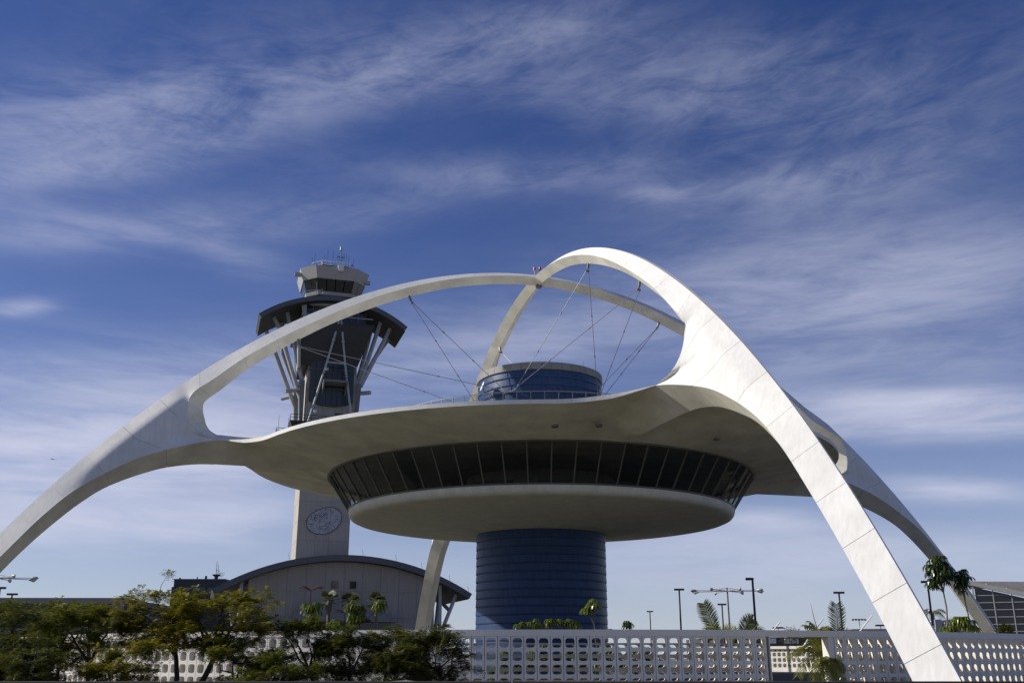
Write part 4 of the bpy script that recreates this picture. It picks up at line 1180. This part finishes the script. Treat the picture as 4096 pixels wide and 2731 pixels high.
for (x, y, z0, x1, z1, lab) in ((45.25, 180, 4.66, 46.47, 6.02, 'short white leaning spar, leftmost, just above the wall coping'), (53.2, 180, 5.6, 53.94, 6.5, 'short white leaning spar behind the feathery palm clump'), (60.46, 180, 4.76, 62.47, 6.99, 'long white leaning spar just left of the bright leg'),
                                (71.0, 180, 6.12, 72.5, 7.9, 'white leaning spar behind the far shaggy palm'), (82.4, 180, 6.9, 83.71, 8.46, 'white leaning spar against the dark glass hall')):
    t = thing('leaning_spar', lab, 'spar', (x, y, GZ), 'white leaning roof spars')
    dx, dz = (x1 - x), (z1 - z0)
    MB().tube([(x - dx * (z0 - GZ) / dz, y, GZ), (x1, y, z1)], [.24, .10], 8).build('spar', 'whitepaint', t, 45)
    MB().revolve([(.1, 0), (.45, 0), (.45, .3), (.1, .3)], (x - dx * (z0 - GZ) / dz, y, GZ), 10).build('spar_foot', 'concrete', t)
# small shielded lamp on the coping
t = thing('coping_lamp', 'tiny hooded lamp standing on the wall coping left of the blue column', 'lamp', (-4.6, 55.95, 1.44))
MB().tube([(-4.6, 55.95, 1.44), (-4.58, 55.95, 1.58), (-4.52, 55.95, 1.63)], .012, 5).build('stem', 'darkpole', t)
MB().revolve([(.01, .06), (.05, .03), (.055, -.02)], (-4.50, 55.95, 1.60), 8).build('hood', 'darkpole', t, 50)
# road guard rail right in front of the viewer
GR = thing('guard_rail', 'dark brown road guard rail running along the bottom edge of the view', 'guard rail', (0, 12, GZ))
for i, x in enumerate(np.arange(-12, 12, 4.0)):
    b = MB(); b.box((x + .01, 12.0, -.275 - .16), (x + 3.99, 12.06, -.272)); b.tube([(x + .01, 12.03, -.285), (x + 3.99, 12.03, -.285)], .032, 8); b.build('rail', 'rust', GR, 45)
    b = MB(); b.box((x - .06, 12.065, GZ), (x + .06, 12.17, -.30)); b.build('rail_post', 'rust', GR)
# a bird in the sky
t = thing('bird', 'tiny dark bird gliding in the pale sky above the left leg', 'bird', (-69.5, 150, 28.6))
b = MB(); b.tube([(-69.8, 150, 28.6), (-69.5, 150, 28.62), (-69.2, 150, 28.6)], [.015, .05, .015], 6); b.build('body', 'bird', t, 60)
for s in (-1, 1):
    b = MB(); b.add([(-69.6, 150, 28.63), (-69.4, 150, 28.63), (-69.4 + s * .2, 150 + s * .3, 28.70), (-69.5 + s * .25, 150 + s * .36, 28.69), (-69.5 + s * .36, 150 + s * .5, 28.6)], [(0, 1, 2, 3), (3, 2, 4)]); b.build('wing', 'bird', t)

# ---------------------------------------------------------------- vegetation
class Leaves:
    """collects leaf quads quickly in arrays"""
    def __init__(s): s.q = []
    def add(s, quads): s.q.append(np.asarray(quads, dtype=np.float32).reshape(-1, 4, 3))
    def build(s, name, m, parent):
        Q = np.concatenate(s.q) - root_loc(parent).astype(np.float32)
        n = len(Q)
        me = bpy.data.meshes.new(name)
        me.vertices.add(n * 4); me.loops.add(n * 4); me.polygons.add(n)
        me.vertices.foreach_set('co', Q.reshape(-1))
        me.loops.foreach_set('vertex_index', np.arange(n * 4, dtype=np.int32))
        me.polygons.foreach_set('loop_start', np.arange(0, n * 4, 4, dtype=np.int32))
        me.update(); me.validate()
        me.materials.append(M[m])
        o = bpy.data.objects.new(name, me); C.objects.link(o); o.parent = parent
        return o
def unit(v): return v / np.maximum(np.linalg.norm(v, axis=-1, keepdims=True), 1e-9)
def fronds(P, Dr, ln, pairs, lw, ll, rg, droop=.35):
    """feather-like compound leaves: at P, along Dr, each with pairs of leaflets"""
    n = len(P)
    up = np.array([0, 0, 1.0])
    side = unit(np.cross(Dr, up + rg.normal(0, .15, (n, 3))))
    nrm = unit(np.cross(side, Dr))
    out_ = []
    for k in range(pairs):
        t = (k + .6) / pairs
        c = P + Dr * (ln * t)[:, None] - up * (droop * ln * t * t)[:, None]
        taper = .55 + .9 * t * (1.15 - t) * 2 * .8
        for sg in (-1, 1):
            d = unit(side * sg + Dr * .55 - up * .18 + rg.normal(0, .12, (n, 3)))
            w = Dr * (lw / 2)
            L_ = (ll * taper * (0.85 + .3 * rg.random(n)))[:, None]
            a = c; b_ = c + d * L_
            out_.append(np.stack([a - w * .5, a + w * .5 + d * L_ * .0, b_ + w, b_ - w * .4], 1))
    return np.concatenate(out_)
def feathery_tree(label, base, crown, rad, ntip, seed, m, lean=None, group=None, trunkr=.10, fr=13, stems=1, sprig=None):
    rg = np.random.default_rng(seed)
    t = thing('feathery_tree', label, 'tree', base, group)
    base = np.array(base, float); crown = np.array(crown, float); rad = np.array(rad, float)
    br = MB()
    fork = base * .45 + crown * .55
    fork[2] = base[2] + (crown[2] - rad[2] - base[2]) * .72
    fork += np.array([rg.normal(0, .10), rg.normal(0, .1), 0])
    if lean is not None: fork[:2] = lean
    mid = (base + fork) / 2 + np.array([rg.normal(0, .10), rg.normal(0, .08), 0])
    br.tube([base, mid, fork], [trunkr, trunkr * .82, trunkr * .7], 8)
    nl = int(rg.integers(4, 6))
    limbs = []
    for i in range(nl):
        a = 2 * PI * (i + rg.random() * .5) / nl
        e = crown + np.array([math.cos(a) * rad[0] * .62, math.sin(a) * rad[1] * .62, rg.uniform(-.25, .35) * rad[2]])
        k1 = fork * .62 + e * .38 + rg.normal(0, .10, 3); k2 = fork * .28 + e * .72 + rg.normal(0, .10, 3)
        pts = [fork, k1, k2, e]
        br.tube(pts, [trunkr * .58, trunkr * .42, trunkr * .28, trunkr * .16], 6)
        limbs += pts[1:]
    limbs = np.array(limbs)
    # clumps of foliage in layers, leaving gaps
    nc = max(7, ntip // 10)
    cc = unit(rg.normal(0, 1, (nc, 3))) * (rg.uniform(.45, 1.0, (nc, 1)) ** .6)
    rad = rad * np.array([1.10, 1.0, 1.36]); crown = crown - np.array([0, 0, .26 * rad[2]])
    cc = crown + cc * rad
    tips = cc[rg.integers(0, nc, ntip)] + rg.normal(0, 1, (ntip, 3)) * rad * np.array([.20, .20, .11])
    if sprig is not None:
        sp = np.array(sprig, float); s0 = crown + np.array([0, 0, rad[2] * .6])
        br.tube([s0, (s0 + sp) / 2 + rg.normal(0, .05, 3), sp], [.02, .012, .007], 5)
        cc = np.concatenate([cc, [sp]])
        tips = np.concatenate([tips, sp + rg.normal(0, 1, (2, 3)) * [.08, .08, .10]])
    for c in cc[:nc]:
        q = limbs[np.argmin(((limbs - c) ** 2).sum(1))]
        br.tube([q, (q + c) / 2 + rg.normal(0, .07, 3), c], [trunkr * .20, trunkr * .13, trunkr * .06], 4)
    for p in tips[::2]:
        q = cc[np.argmin(((cc - p) ** 2).sum(1))]
        br.tube([q, p], [.012, .006], 3, False)
    br.build('trunk', 'bark', t, 60)
    P = np.repeat(tips, fr, 0) + rg.normal(0, 1, (len(tips) * fr, 3)) * [.09, .09, .05]
    n = len(P)
    Dr = unit(rg.normal(0, 1, (n, 3)) * [1, 1, .38] + [0, 0, .12])
    lf = Leaves()
    lf.add(fronds(P, Dr, rg.uniform(.20, .36, n), 5, .045, .085, rg))
    lf.build('foliage', m, t)
    return t
GT = 'feathery-leaved trees along the road in front of the screen wall'
B0 = GZ
trees = [
    ('dark feathery tree at the far left edge, tallest of the left clump', (-22.9, 45.5, B0), (-23.0, 45.5, .95), (1.9, 1.5, 1.35), 110, 'leaf_dark', None, .12, None),
    ('dark green feathery tree low at the left before the bright wall end', (-20.9, 43.5, B0), (-20.6, 43.5, -.1), (1.7, 1.4, 1.05), 100, 'leaf_dark', None, .11, None),
    ('dark feathery tree standing just behind the left edge clump', (-24.0, 50.5, B0), (-23.2, 50.5, 1.7), (2.2, 1.6, 1.15), 100, 'leaf_olive', None, .12, None),
    ('feathery tree with bent dark limbs before the left parking structure', (-18.7, 47, B0), (-19.3, 47, 1.35), (1.75, 1.5, 1.05), 84, 'leaf_olive', (-18.85, 47), .13, None),
    ('tall gold-green feathery tree with a lone sprig sticking up from its top', (-14.9, 47, B0), (-16.1, 47, 2.05), (1.85, 1.5, 1.25), 130, 'leaf_gold', (-15.05, 47), .14, (-15.75, 47, 3.70)),
    ('broad gold-green feathery tree before the vaulted roof, its trunk slanting right', (-13.95, 46.4, B0), (-13.2, 46.4, 2.05), (2.05, 1.6, 1.2), 150, 'leaf_gold', (-13.1, 46.4), .15, None),
    ('low bright yellow-green feathery tree in front of the wall at the left', (-16.5, 43.2, B0), (-16.0, 43.2, -.10), (1.35, 1.1, .85), 80, 'leaf_gold', None, .09, None),
    ('low olive feathery tree with a forked dark trunk under the broad gold one', (-11.9, 45.2, B0), (-11.7, 45.2, -.05), (1.45, 1.2, .80), 70, 'leaf_olive', None, .11, None),
    ('feathery tree with a pointed olive crown just right of the broad gold one', (-8.6, 47, B0), (-9.4, 47, .85), (1.35, 1.3, .95), 84, 'leaf_olive', None, .11, None),
    ('dark feathery tree in front of the fan palms behind the wall', (-7.2, 46.2, B0), (-7.2, 46.2, .35), (1.35, 1.2, .95), 88, 'leaf_dark', None, .10, None),
    ('dark feathery tree below the foot of the rear left leg', (-6.0, 47.2, B0), (-5.4, 47.2, .55), (1.25, 1.2, .90), 80, 'leaf_dark', None, .10, None),
    ('olive feathery tree at the right end of the tree row', (-3.15, 46.8, B0), (-3.45, 46.8, .35), (1.6, 1.3, .95), 100, 'leaf_dark', (-3.1, 46.8), .11, None),
    ('dark feathery tree between the left edge clump and the tree with bent limbs', (-21.3, 49.5, B0), (-21.2, 49.5, 1.55), (1.7, 1.4, 1.1), 90, 'leaf_olive', None, .11, None),
    ('low dark feathery tree at the bottom left corner of the view', (-19.0, 41.5, B0), (-18.9, 41.5, -.35), (1.5, 1.1, .80), 74, 'leaf_dark', None, .09, None),
    ('low dark feathery tree just left of the last tree in the row', (-4.9, 44.8, B0), (-4.8, 44.8, -.15), (1.2, 1.0, .80), 66, 'leaf_dark', None, .09, None),
    ('smallest low feathery tree filling the row above the guard rail', (-9.9, 43.5, B0), (-9.6, 43.5, -.45), (1.25, 1.0, .60), 56, 'leaf_olive', None, .08, None),
]
for i, (lab, bs, cr, rd, nt_, m_, ln, tr, sp) in enumerate(trees):
    feathery_tree(lab, bs, cr, rd, int(nt_ * 2.5), 40 + i, m_, ln, GT, tr, 16, 1, sp)

def umbel(lv, p, axis, ln, n, rg, droop):
    """one umbrella leaf: a whorl of long leaflets that bend down"""
    up = np.array([0, 0, 1.0])
    for k in range(n):
        a = 2 * PI * (k + rg.random() * .3) / n
        d = np.array([math.cos(a), math.sin(a), 0.0])
        s = np.array([-d[1], d[0], 0.0])
        w = ln * .115
        q0 = p; q1 = p + d * ln * .42 + up * ln * .10; q2 = p + d * ln * .74 - up * ln * (.18 + droop * .3); q3 = p + d * ln * .86 - up * ln * (.55 + droop * .5)
        lv.add([[q0 - s * w * .25, q0 + s * w * .25, q1 + s * w * .9, q1 - s * w * .9], [q1 - s * w * .9, q1 + s * w * .9, q2 + s * w, q2 - s * w], [q2 - s * w, q2 + s * w, q3 + s * w * .18, q3 - s * w * .18]])
def umbrella_tree(label, base, heads, seed, m='leaf_gloss', group=None, flower=None, bend=.10, trunkr=.055, leaf=.42):
    """heads: (x, y, z, radius, umbels)"""
    rg = np.random.default_rng(seed)
    t = thing('umbrella_tree', label, 'tree', base, group)
    lv = Leaves(); br = MB()
    base = np.array(base, float)
    main = None
    for (x, y, z, r, n) in heads:
        r *= 1.18; n = int(n * 1.25)
        h = np.array([x, y, z])
        if main is None:
            us = np.linspace(0, 1, 9)
            main = [base * (1 - u) + h * u + np.array([math.sin(u * 5.5 + seed) * bend * math.sin(u * PI) ** .7, 0, 0]) for u in us]
            br.tube(main, list(np.linspace(trunkr, trunkr * .6, 9)), 8)
        else:
            j0 = main[6] if main[6][2] > GZ + 1.2 or h[2] > 1.3 else main[4]
            br.tube([j0, (j0 + h) / 2 + [0, 0, -.08], h], [trunkr * .6, trunkr * .5, trunkr * .35], 6)
        for k in range(n):
            d = unit(rg.normal(0, 1, 3) * [1, 1, .7] + [0, 0, .25])
            p = h + d * r * rg.uniform(.35, .95)
            br.tube([h, p], [.016, .010], 4, False)
            umbel(lv, p, d, leaf * rg.uniform(.85, 1.25), int(rg.integers(8, 11)), rg, rg.uniform(0, .6))
    br.build('trunk', 'greybark', t, 60)
    lv.build('foliage', m, t)
    for f in (flower or []):
        b = MB()
        c = np.array(f[:3], float)
        for k in range(9):
            a = f[3] + rg.uniform(-1.0, 1.0) if k % 2 else f[3] + PI + rg.uniform(-1.0, 1.0)
            d = np.array([math.cos(a), rg.uniform(-.5, .5), rg.uniform(.0, .35)])
            b.tube([c, c + d * f[4] * .6 + [0, 0, .05], c + d * f[4]], [.018, .030, .018], 5)
        b.tube([c - [0, 0, 1.0], c], [.03, .025], 5)
        b.build('flower_spray', 'flower', t, 60)
    return t
GU = 'umbrella trees growing behind the screen wall'
y6 = 61.5
umbrella_tree('umbrella tree with a dark red flower spray on top, leftmost behind the wall', (-11.6, y6, GZ), [(-11.95, y6, 2.85, .42, 13)], 3, 'leaf_gloss', GU, [(-12.0, y6, 3.85, 0.2, .75)])
umbrella_tree('low bright umbrella tree below the flowering one', (-11.9, 60, GZ), [(-11.7, 60, 1.75, .50, 12), (-11.2, 60, 1.6, .35, 7)], 4, 'leaf_gloss', GU)
umbrella_tree('bushy umbrella tree between the second and third fan palms', (-8.9, y6, GZ), [(-9.3, y6, 2.95, .45, 14), (-9.2, y6, 2.2, .45, 12), (-7.75, y6, 2.95, .36, 9)], 5, 'leaf_gloss', GU, [(-9.9, y6, 2.55, .4, .60), (-9.0, y6, 1.92, .1, .75)], .16)
umbrella_tree('low umbrella tree peeping over the trees right of the flower spray', (-10.3, 60.5, GZ), [(-10.35, 60.5, 1.75, .40, 9)], 6, 'leaf_gloss', GU)
umbrella_tree('tall thin umbrella tree standing alone before the blue column', (5.0, 60, GZ), [(4.72, 60, 2.95, .36, 11), (4.45, 60, 2.65, .22, 4)], 7, 'leaf_gloss', GU, None, .06, .035, .36)
umbrella_tree('leftmost low umbrella tree before the blue column', (.75, 58.6, GZ), [(.55, 58.6, 1.72, .24, 6), (1.3, 58.6, 1.85, .34, 9), (.95, 58.6, 1.6, .24, 5)], 8, 'leaf_gloss', GU, None, .05, .03, .30)
umbrella_tree('small round-headed umbrella tree, second from the left before the blue column', (2.2, 58.6, GZ), [(2.2, 58.6, 1.95, .24, 8)], 9, 'leaf_gloss', GU, None, .05, .03, .30)
umbrella_tree('three-headed small umbrella tree before the middle of the blue column', (3.0, 58.6, GZ), [(2.78, 58.6, 1.93, .22, 7), (3.12, 58.6, 1.90, .22, 6), (3.55, 58.6, 1.88, .22, 7)], 10, 'leaf_gloss', GU, None, .05, .028, .28)
umbrella_tree('pair of low umbrella tree tops at the right foot of the blue column', (5.0, 58.4, GZ), [(4.75, 58.4, 1.45, .24, 6), (5.4, 58.4, 1.45, .28, 7)], 12, 'leaf_gloss', GU, None, .05, .03, .28)
umbrella_tree('lone dark umbrella tree top right of the blue column', (6.65, 58.4, GZ), [(6.6, 58.4, 1.75, .24, 7)], 13, 'leaf_gloss_dark', GU, None, .05, .03, .30)
umbrella_tree('tallest dark umbrella tree on a bare curved trunk before the rear right leg', (28.1, 68.2, GZ), [(28.5, 68.2, 6.05, .50, 12), (28.75, 68.2, 5.25, .60, 16), (28.15, 68.2, 5.55, .48, 11), (28.1, 68.2, 4.85, .45, 9)], 14, 'leaf_gloss_dark', GU, None, -.30, .075, .46)
umbrella_tree('second dark umbrella tree with a thin curved trunk beside the glass hall', (29.6, 68.2, GZ), [(30.1, 68.2, 5.1, .55, 11), (29.8, 68.2, 4.55, .42, 8)], 15, 'leaf_gloss_dark', GU, None, -.24, .06, .42)
umbrella_tree('bushy umbrella tree low over the wall coping at the right', (28.7, 67, GZ), [(28.95, 67, 2.25, .50, 11), (28.25, 67, 1.75, .40, 8), (29.5, 67, 1.8, .45, 9)], 16, 'leaf_gloss', GU, None, .08, .05, .40)
for k, (x, y, z) in enumerate(((1.4, 57.9, .3), (3.4, 58.2, .2), (5.3, 57.9, .35), (7.3, 58.3, .3), (-.4, 58.0, -.1))):
    umbrella_tree(('shrubby umbrella plant seen through the holes before the left part of the column', 'shrubby umbrella plant seen through the holes before the middle of the column', 'shrubby umbrella plant seen through the holes below the tall thin tree', 'shrubby umbrella plant seen through the holes just right of the column', 'shrubby umbrella plant seen through the holes left of the column')[k],
                  (x, y, GZ), [(x, y, z, .55, 14), (x + .5, y, z - .6, .5, 12), (x - .5, y, z - .7, .5, 12)], 30 + k, 'leaf_gloss', GU, None, .05, .04, .36)

def fan_palm(label, x, y, z, seed, m, r=.75, group=None):
    rg = np.random.default_rng(seed)
    t = thing('fan_palm', label, 'palm tree', (x, y, GZ), group)
    MB().tube([(x, y, GZ), (x + .03, y, (z + GZ) / 2), (x, y, z)], [.13, .10, .12], 9).build('trunk', 'greybark', t, 60)
    b = MB(); b.revolve([(.10, -.75), (.17, -.5), (.20, -.1), (.10, .05)], (x, y, z), 10); b.build('dead_skirt', 'greybark', t, 60)
    lv = Leaves(); st = MB()
    for k in range(22):
        a = rg.uniform(0, 2 * PI); e = rg.uniform(-.6, 1.25)
        d = np.array([math.cos(a) * math.cos(e), math.sin(a) * math.cos(e), math.sin(e)])
        c = np.array([x, y, z]) + d * r * .48
        st.tube([(x, y, z), c], [.02, .012], 4, False)
        s = unit(np.cross(d, [0, 0, 1.0])); u = np.cross(s, d)
        for q in np.linspace(-1.15, 1.15, 11):
            dd = unit(d * math.cos(q) + s * math.sin(q)); w = unit(np.cross(dd, u)) * r * .075
            tip = c + dd * r * .52 - np.array([0, 0, .10 * r * abs(q)])
            lv.add([[c - w * .3, c + w * .3, c + dd * r * .3 + w, c + dd * r * .3 - w], [c + dd * r * .3 - w, c + dd * r * .3 + w, tip + w * .1, tip - w * .1]])
    st.build('leaf_stalks', 'greybark', t, 60)
    lv.build('foliage', m, t)
GF = 'fan palms behind the screen wall'
fan_palm('left one of the three fan palms, beside the red flower spray', -11.15, 63, 3.25, 1, 'palm_grey', .80, GF)
fan_palm('middle one of the three fan palms, half behind a bushy umbrella tree', -9.85, 63, 3.2, 2, 'palm_grey', .75, GF)
fan_palm('right one of the three fan palms, nearest the rear left leg', -8.25, 63, 3.2, 3, 'palm_grey', .75, GF)

def frond_strip(lv, st, p0, p1, sag, n, ll, rg, flat=0.0, hang=.35):
    """a feather palm frond from p0 to p1, bowed by sag, with leaflets both sides"""
    p0, p1 = np.array(p0, float), np.array(p1, float)
    up = np.array([0, 0, 1.0])
    pts = [p0 + (p1 - p0) * u + up * sag * 4 * u * (1 - u) for u in np.linspace(0, 1, 9)]
    st.tube(pts, list(np.linspace(.035, .008, 9)), 5)
    for k in range(n):
        u = .12 + .88 * k / (n - 1)
        c = p0 + (p1 - p0) * u + up * sag * 4 * u * (1 - u)
        tg = unit(p1 - p0 + up * sag * 4 * (1 - 2 * u))
        s = unit(np.cross(tg, up * (1 - flat) + np.array([0, -1.0, 0]) * flat + 1e-4))
        ln = ll * (.35 + 1.5 * u * (1.12 - u) * 1.6)
        for sg in (-1, 1):
            d = unit(s * sg + tg * .75 - up * hang * rg.uniform(.4, 1.2) + rg.normal(0, .06, 3))
            w = tg * .034
            m_ = c + d * ln * .55; e = c + d * ln - up * hang * ln * .35
            lv.add([[c - w * .6, c + w * .6, m_ + w, m_ - w], [m_ - w, m_ + w, e + w * .15, e - w * .15]])
def feather_palm(label, base, top, fr, seed, m, ll, trunkr=.10, group=None, flat=.0, hang=.35, nl=26):
    rg = np.random.default_rng(seed)
    t = thing('feather_palm', label, 'palm tree', base, group)
    b0, t0 = np.array(base, float), np.array(top, float)
    MB().tube([b0, (b0 + t0) / 2 + [.03, 0, 0], t0], [trunkr, trunkr * .85, trunkr * .7], 9).build('trunk', 'greybark', t, 60)
    for (p1, sag) in fr:
        lv = Leaves(); st = MB()
        frond_strip(lv, st, t0, p1, sag, nl, ll, rg, flat, hang)
        s_ = st.build('frond_rib', 'palm', t, 60)
        lv.build('leaflets', m, s_)
    return t
GP = 'feather palms behind the screen wall'
def P_(x, z, y=60.0, dy=0): return (x, y + dy, z)
feather_palm('feather palm whose broad upright frond stands left of the white ring mast', (11.9, 60, GZ), (11.85, 60, .9), [(P_(11.15, 3.0, dy=.2), .10), (P_(12.6, 1.2, dy=-1), .3), (P_(10.9, 1.0, dy=-.8), .3), (P_(11.6, 1.5, dy=1.5), .4)], 1, 'palm', .62, .10, GP, .85, .15, 34)
feather_palm('feather palm with one arching greyish frond under the tall single-headed lamp', (13.1, 60, GZ), (13.05, 60, .9), [(P_(13.95, 2.15, dy=.2), .22), (P_(14.3, 1.3, dy=-.4), .3), (P_(12.4, 1.2, dy=-.8), .25)], 2, 'palm_grey', .55, .10, GP, .8, .2, 30)
feather_palm('feather palm with one symmetrical upright frond, before the double-headed lamp near the bright leg', (18.75, 60, GZ), (18.75, 60, .95), [(P_(18.85, 2.95, dy=.1), .0), (P_(19.5, 1.2, dy=.8), .2), (P_(18.1, 1.15, dy=.8), .2)], 3, 'palm_grey', .62, .09, GP, .95, .05, 26)
feather_palm('large drooping feather palm leaning out through the gap in the wall', (17.55, 58.6, GZ), (17.3, 58.6, -.05), [(P_(15.2, .05, 58.0), .45), (P_(15.6, -.9, 57.6), .55), (P_(16.3, -1.5, 57.2), .45), (P_(16.1, .5, 58.8), .35), (P_(17.2, -1.5, 57.0), .35), (P_(18.0, -1.4, 57.2), .35), (P_(18.2, -.6, 57.6), .40), (P_(16.9, 1.3, 59), .15), (P_(17.6, 1.5, 59.4), .1), (P_(16.6, -1.0, 56.9), .5), (P_(17.7, -.9, 56.8), .45)], 4, 'palm', .60, .12, GP, .2, .45, 30)
feather_palm('feather palm with ragged low crown and one bare spear leaf, above the gap', (17.85, 60.5, GZ), (17.75, 60.5, 1.35), [(P_(16.9, 1.75, 60.2), .18), (P_(17.3, 1.95, 60.4), .15), (P_(18.4, 1.6, 60.2), .2), (P_(18.1, 1.2, 59.6), .25), (P_(16.9, 1.2, 60.0), .25), (P_(17.9, .6, 59.6), .3), (P_(17.2, .4, 59.4), .3)], 5, 'palm', .42, .10, GP, .3, .35, 24)
MB().tube([(17.78, 60.5, 1.4), (17.6, 60.5, 2.2), (17.48, 60.5, 3.05)], [.03, .02, .006], 5).build('spear_leaf', 'palm', bpy.data.objects['feather_palm.004'], 60)
feather_palm('far shaggy feather palm behind a leaning white spar, right of the bright leg', (73.3, 180, GZ), (73.1, 180, 7.3), [((73.1 + 1.9 * math.cos(a), 180 + 1.6 * math.sin(a), 7.3 + h), s) for a, h, s in ((0, -.5, .6), (.9, .2, .5), (1.8, .9, .3), (2.6, .3, .5), (3.3, -.6, .7), (4.2, -1.0, .7), (5.2, -.9, .7), (5.9, .5, .5))], 6, 'palm_grey', .95, .20, None, .1, .8, 18)
# bush and spiky plant on the right, shrubs behind the gap
def bush(label, c, rad, n, seed, m, name='shrub'):
    rg = np.random.default_rng(seed)
    t = thing(name, label, 'shrub', (c[0], c[1], GZ))
    b = MB()
    for k in range(5):
        a = rg.uniform(0, 2 * PI); b.tube([(c[0], c[1], GZ), (c[0] + math.cos(a) * rad[0] * .5, c[1] + math.sin(a) * rad[1] * .5, c[2])], [.04, .015], 5)
    b.build('stems', 'bark', t, 60)
    P = np.array(c) + unit(rg.normal(0, 1, (n, 3))) * (rg.random((n, 1)) ** .4) * np.array(rad)
    Dr = unit(rg.normal(0, 1, (n, 3)))
    lv = Leaves(); lv.add(fronds(P, Dr, rg.uniform(.15, .3, n), 3, .06, .10, rg)); lv.build('foliage', m, t)
bush('dark rounded shrub showing just above the coping left of the upright palm frond', (37.5, 140, 2.6), (1.6, 1.2, 1.5), 700, 5, 'leaf_dark')
bush('yellowish shrub at the foot of the dark glass hall', (34.3, 72.6, 1.75), (.60, .5, .50), 300, 6, 'leaf_gold')
bush('dark leafy shrub before the glass hall panes', (52.0, 122, 3.6), (1.3, 1.2, 1.1), 500, 7, 'leaf_dark')
t = thing('spiky_plant', 'dark spiky-leaved plant just above the coping at the foot of the rear right leg', 'plant', (31.6, 68, GZ))
MB().tube([(31.6, 68, GZ), (31.6, 68, 1.6)], .05, 6).build('stem', 'greybark', t, 60)
lv = Leaves(); rg = np.random.default_rng(3)
for k in range(16):
    a = rg.uniform(0, 2 * PI); e = rg.uniform(.1, 1.2); d = np.array([math.cos(a) * math.cos(e), math.sin(a) * math.cos(e), math.sin(e)]); w = np.cross(d, [0, 0, 1.0]) * .025; c = np.array([31.6, 68, 1.6])
    lv.add([[c - w, c + w, c + d * .35 + w, c + d * .35 - w], [c + d * .35 - w, c + d * .35 + w, c + d * .68 + w * .05, c + d * .68 - w * .05]])
lv.build('leaves', 'leaf_dark', t)

# ---------------------------------------------------------------- a car on the road: only the crown of its roof shows over the guard rail
M['carpaint'] = mat('pale_car_paint', (0.55, 0.53, 0.56), 0.25, var=0.02)
M['tyre'] = mat('black_rubber', (0.02, 0.02, 0.02), 0.8, var=0.1)
CAR = thing('parked_car', 'pale car on the road, only the top of its roof showing above the guard rail', 'car', (-1.62, 17.0, GZ))
def car_section(prof, hw, x0=-1.62, y0=17.0):
    """side profile (x,z) extruded across with rounded shoulders"""
    b = MB(); n = len(prof); ys = (-1.0, -.94, -.75, 0, .75, .94, 1.0); ks = (.86, .95, .99, 1.0, .99, .95, .86)
    zc = min(p[1] for p in prof)
    for y, k in zip(ys, ks):
        b.v += [(x0 + p[0] * (.985 if abs(y) == 1 else 1), y0 + y * hw, GZ + zc + (p[1] - zc) * k) for p in prof]
    for i in range(len(ys) - 1):
        for j in range(n):
            b.f.append((i * n + j, i * n + (j + 1) % n, (i + 1) * n + (j + 1) % n, (i + 1) * n + j))
    b.f.append(tuple(range(n))); b.f.append(tuple(range(len(b.v) - 1, len(b.v) - 1 - n, -1)))
    return b
car_section([(-2.2, .25), (2.2, .25), (2.25, .55), (2.1, .78), (1.1, .92), (-1.5, .93), (-2.15, .85), (-2.25, .5)], .88).build('body', 'carpaint', CAR, 40)
car_section([(-1.55, .90), (1.15, .90), (.55, 1.24), (-.15, 1.30), (-.95, 1.27)], .72).build('window_glass', 'darkwin', CAR, 40)
car_section([(-.98, 1.255), (.52, 1.235), (.25, 1.315), (-.12, 1.345), (-.6, 1.325)], .64).build('roof', 'carpaint', CAR, 40)
for x in (-1.35, 1.38):
    for y in (-.80, .80):
        b = MB(); b.tube([(-1.62 + x, 17 + y - .1, GZ + .31), (-1.62 + x, 17 + y + .1, GZ + .31)], .31, 18); w = b.build('wheel', 'tyre', CAR, 40)
        MB().tube([(-1.62 + x, 17 + y - .105, GZ + .31), (-1.62 + x, 17 + y + .105, GZ + .31)], .19, 12).build('rim', 'greypole', w, 40)
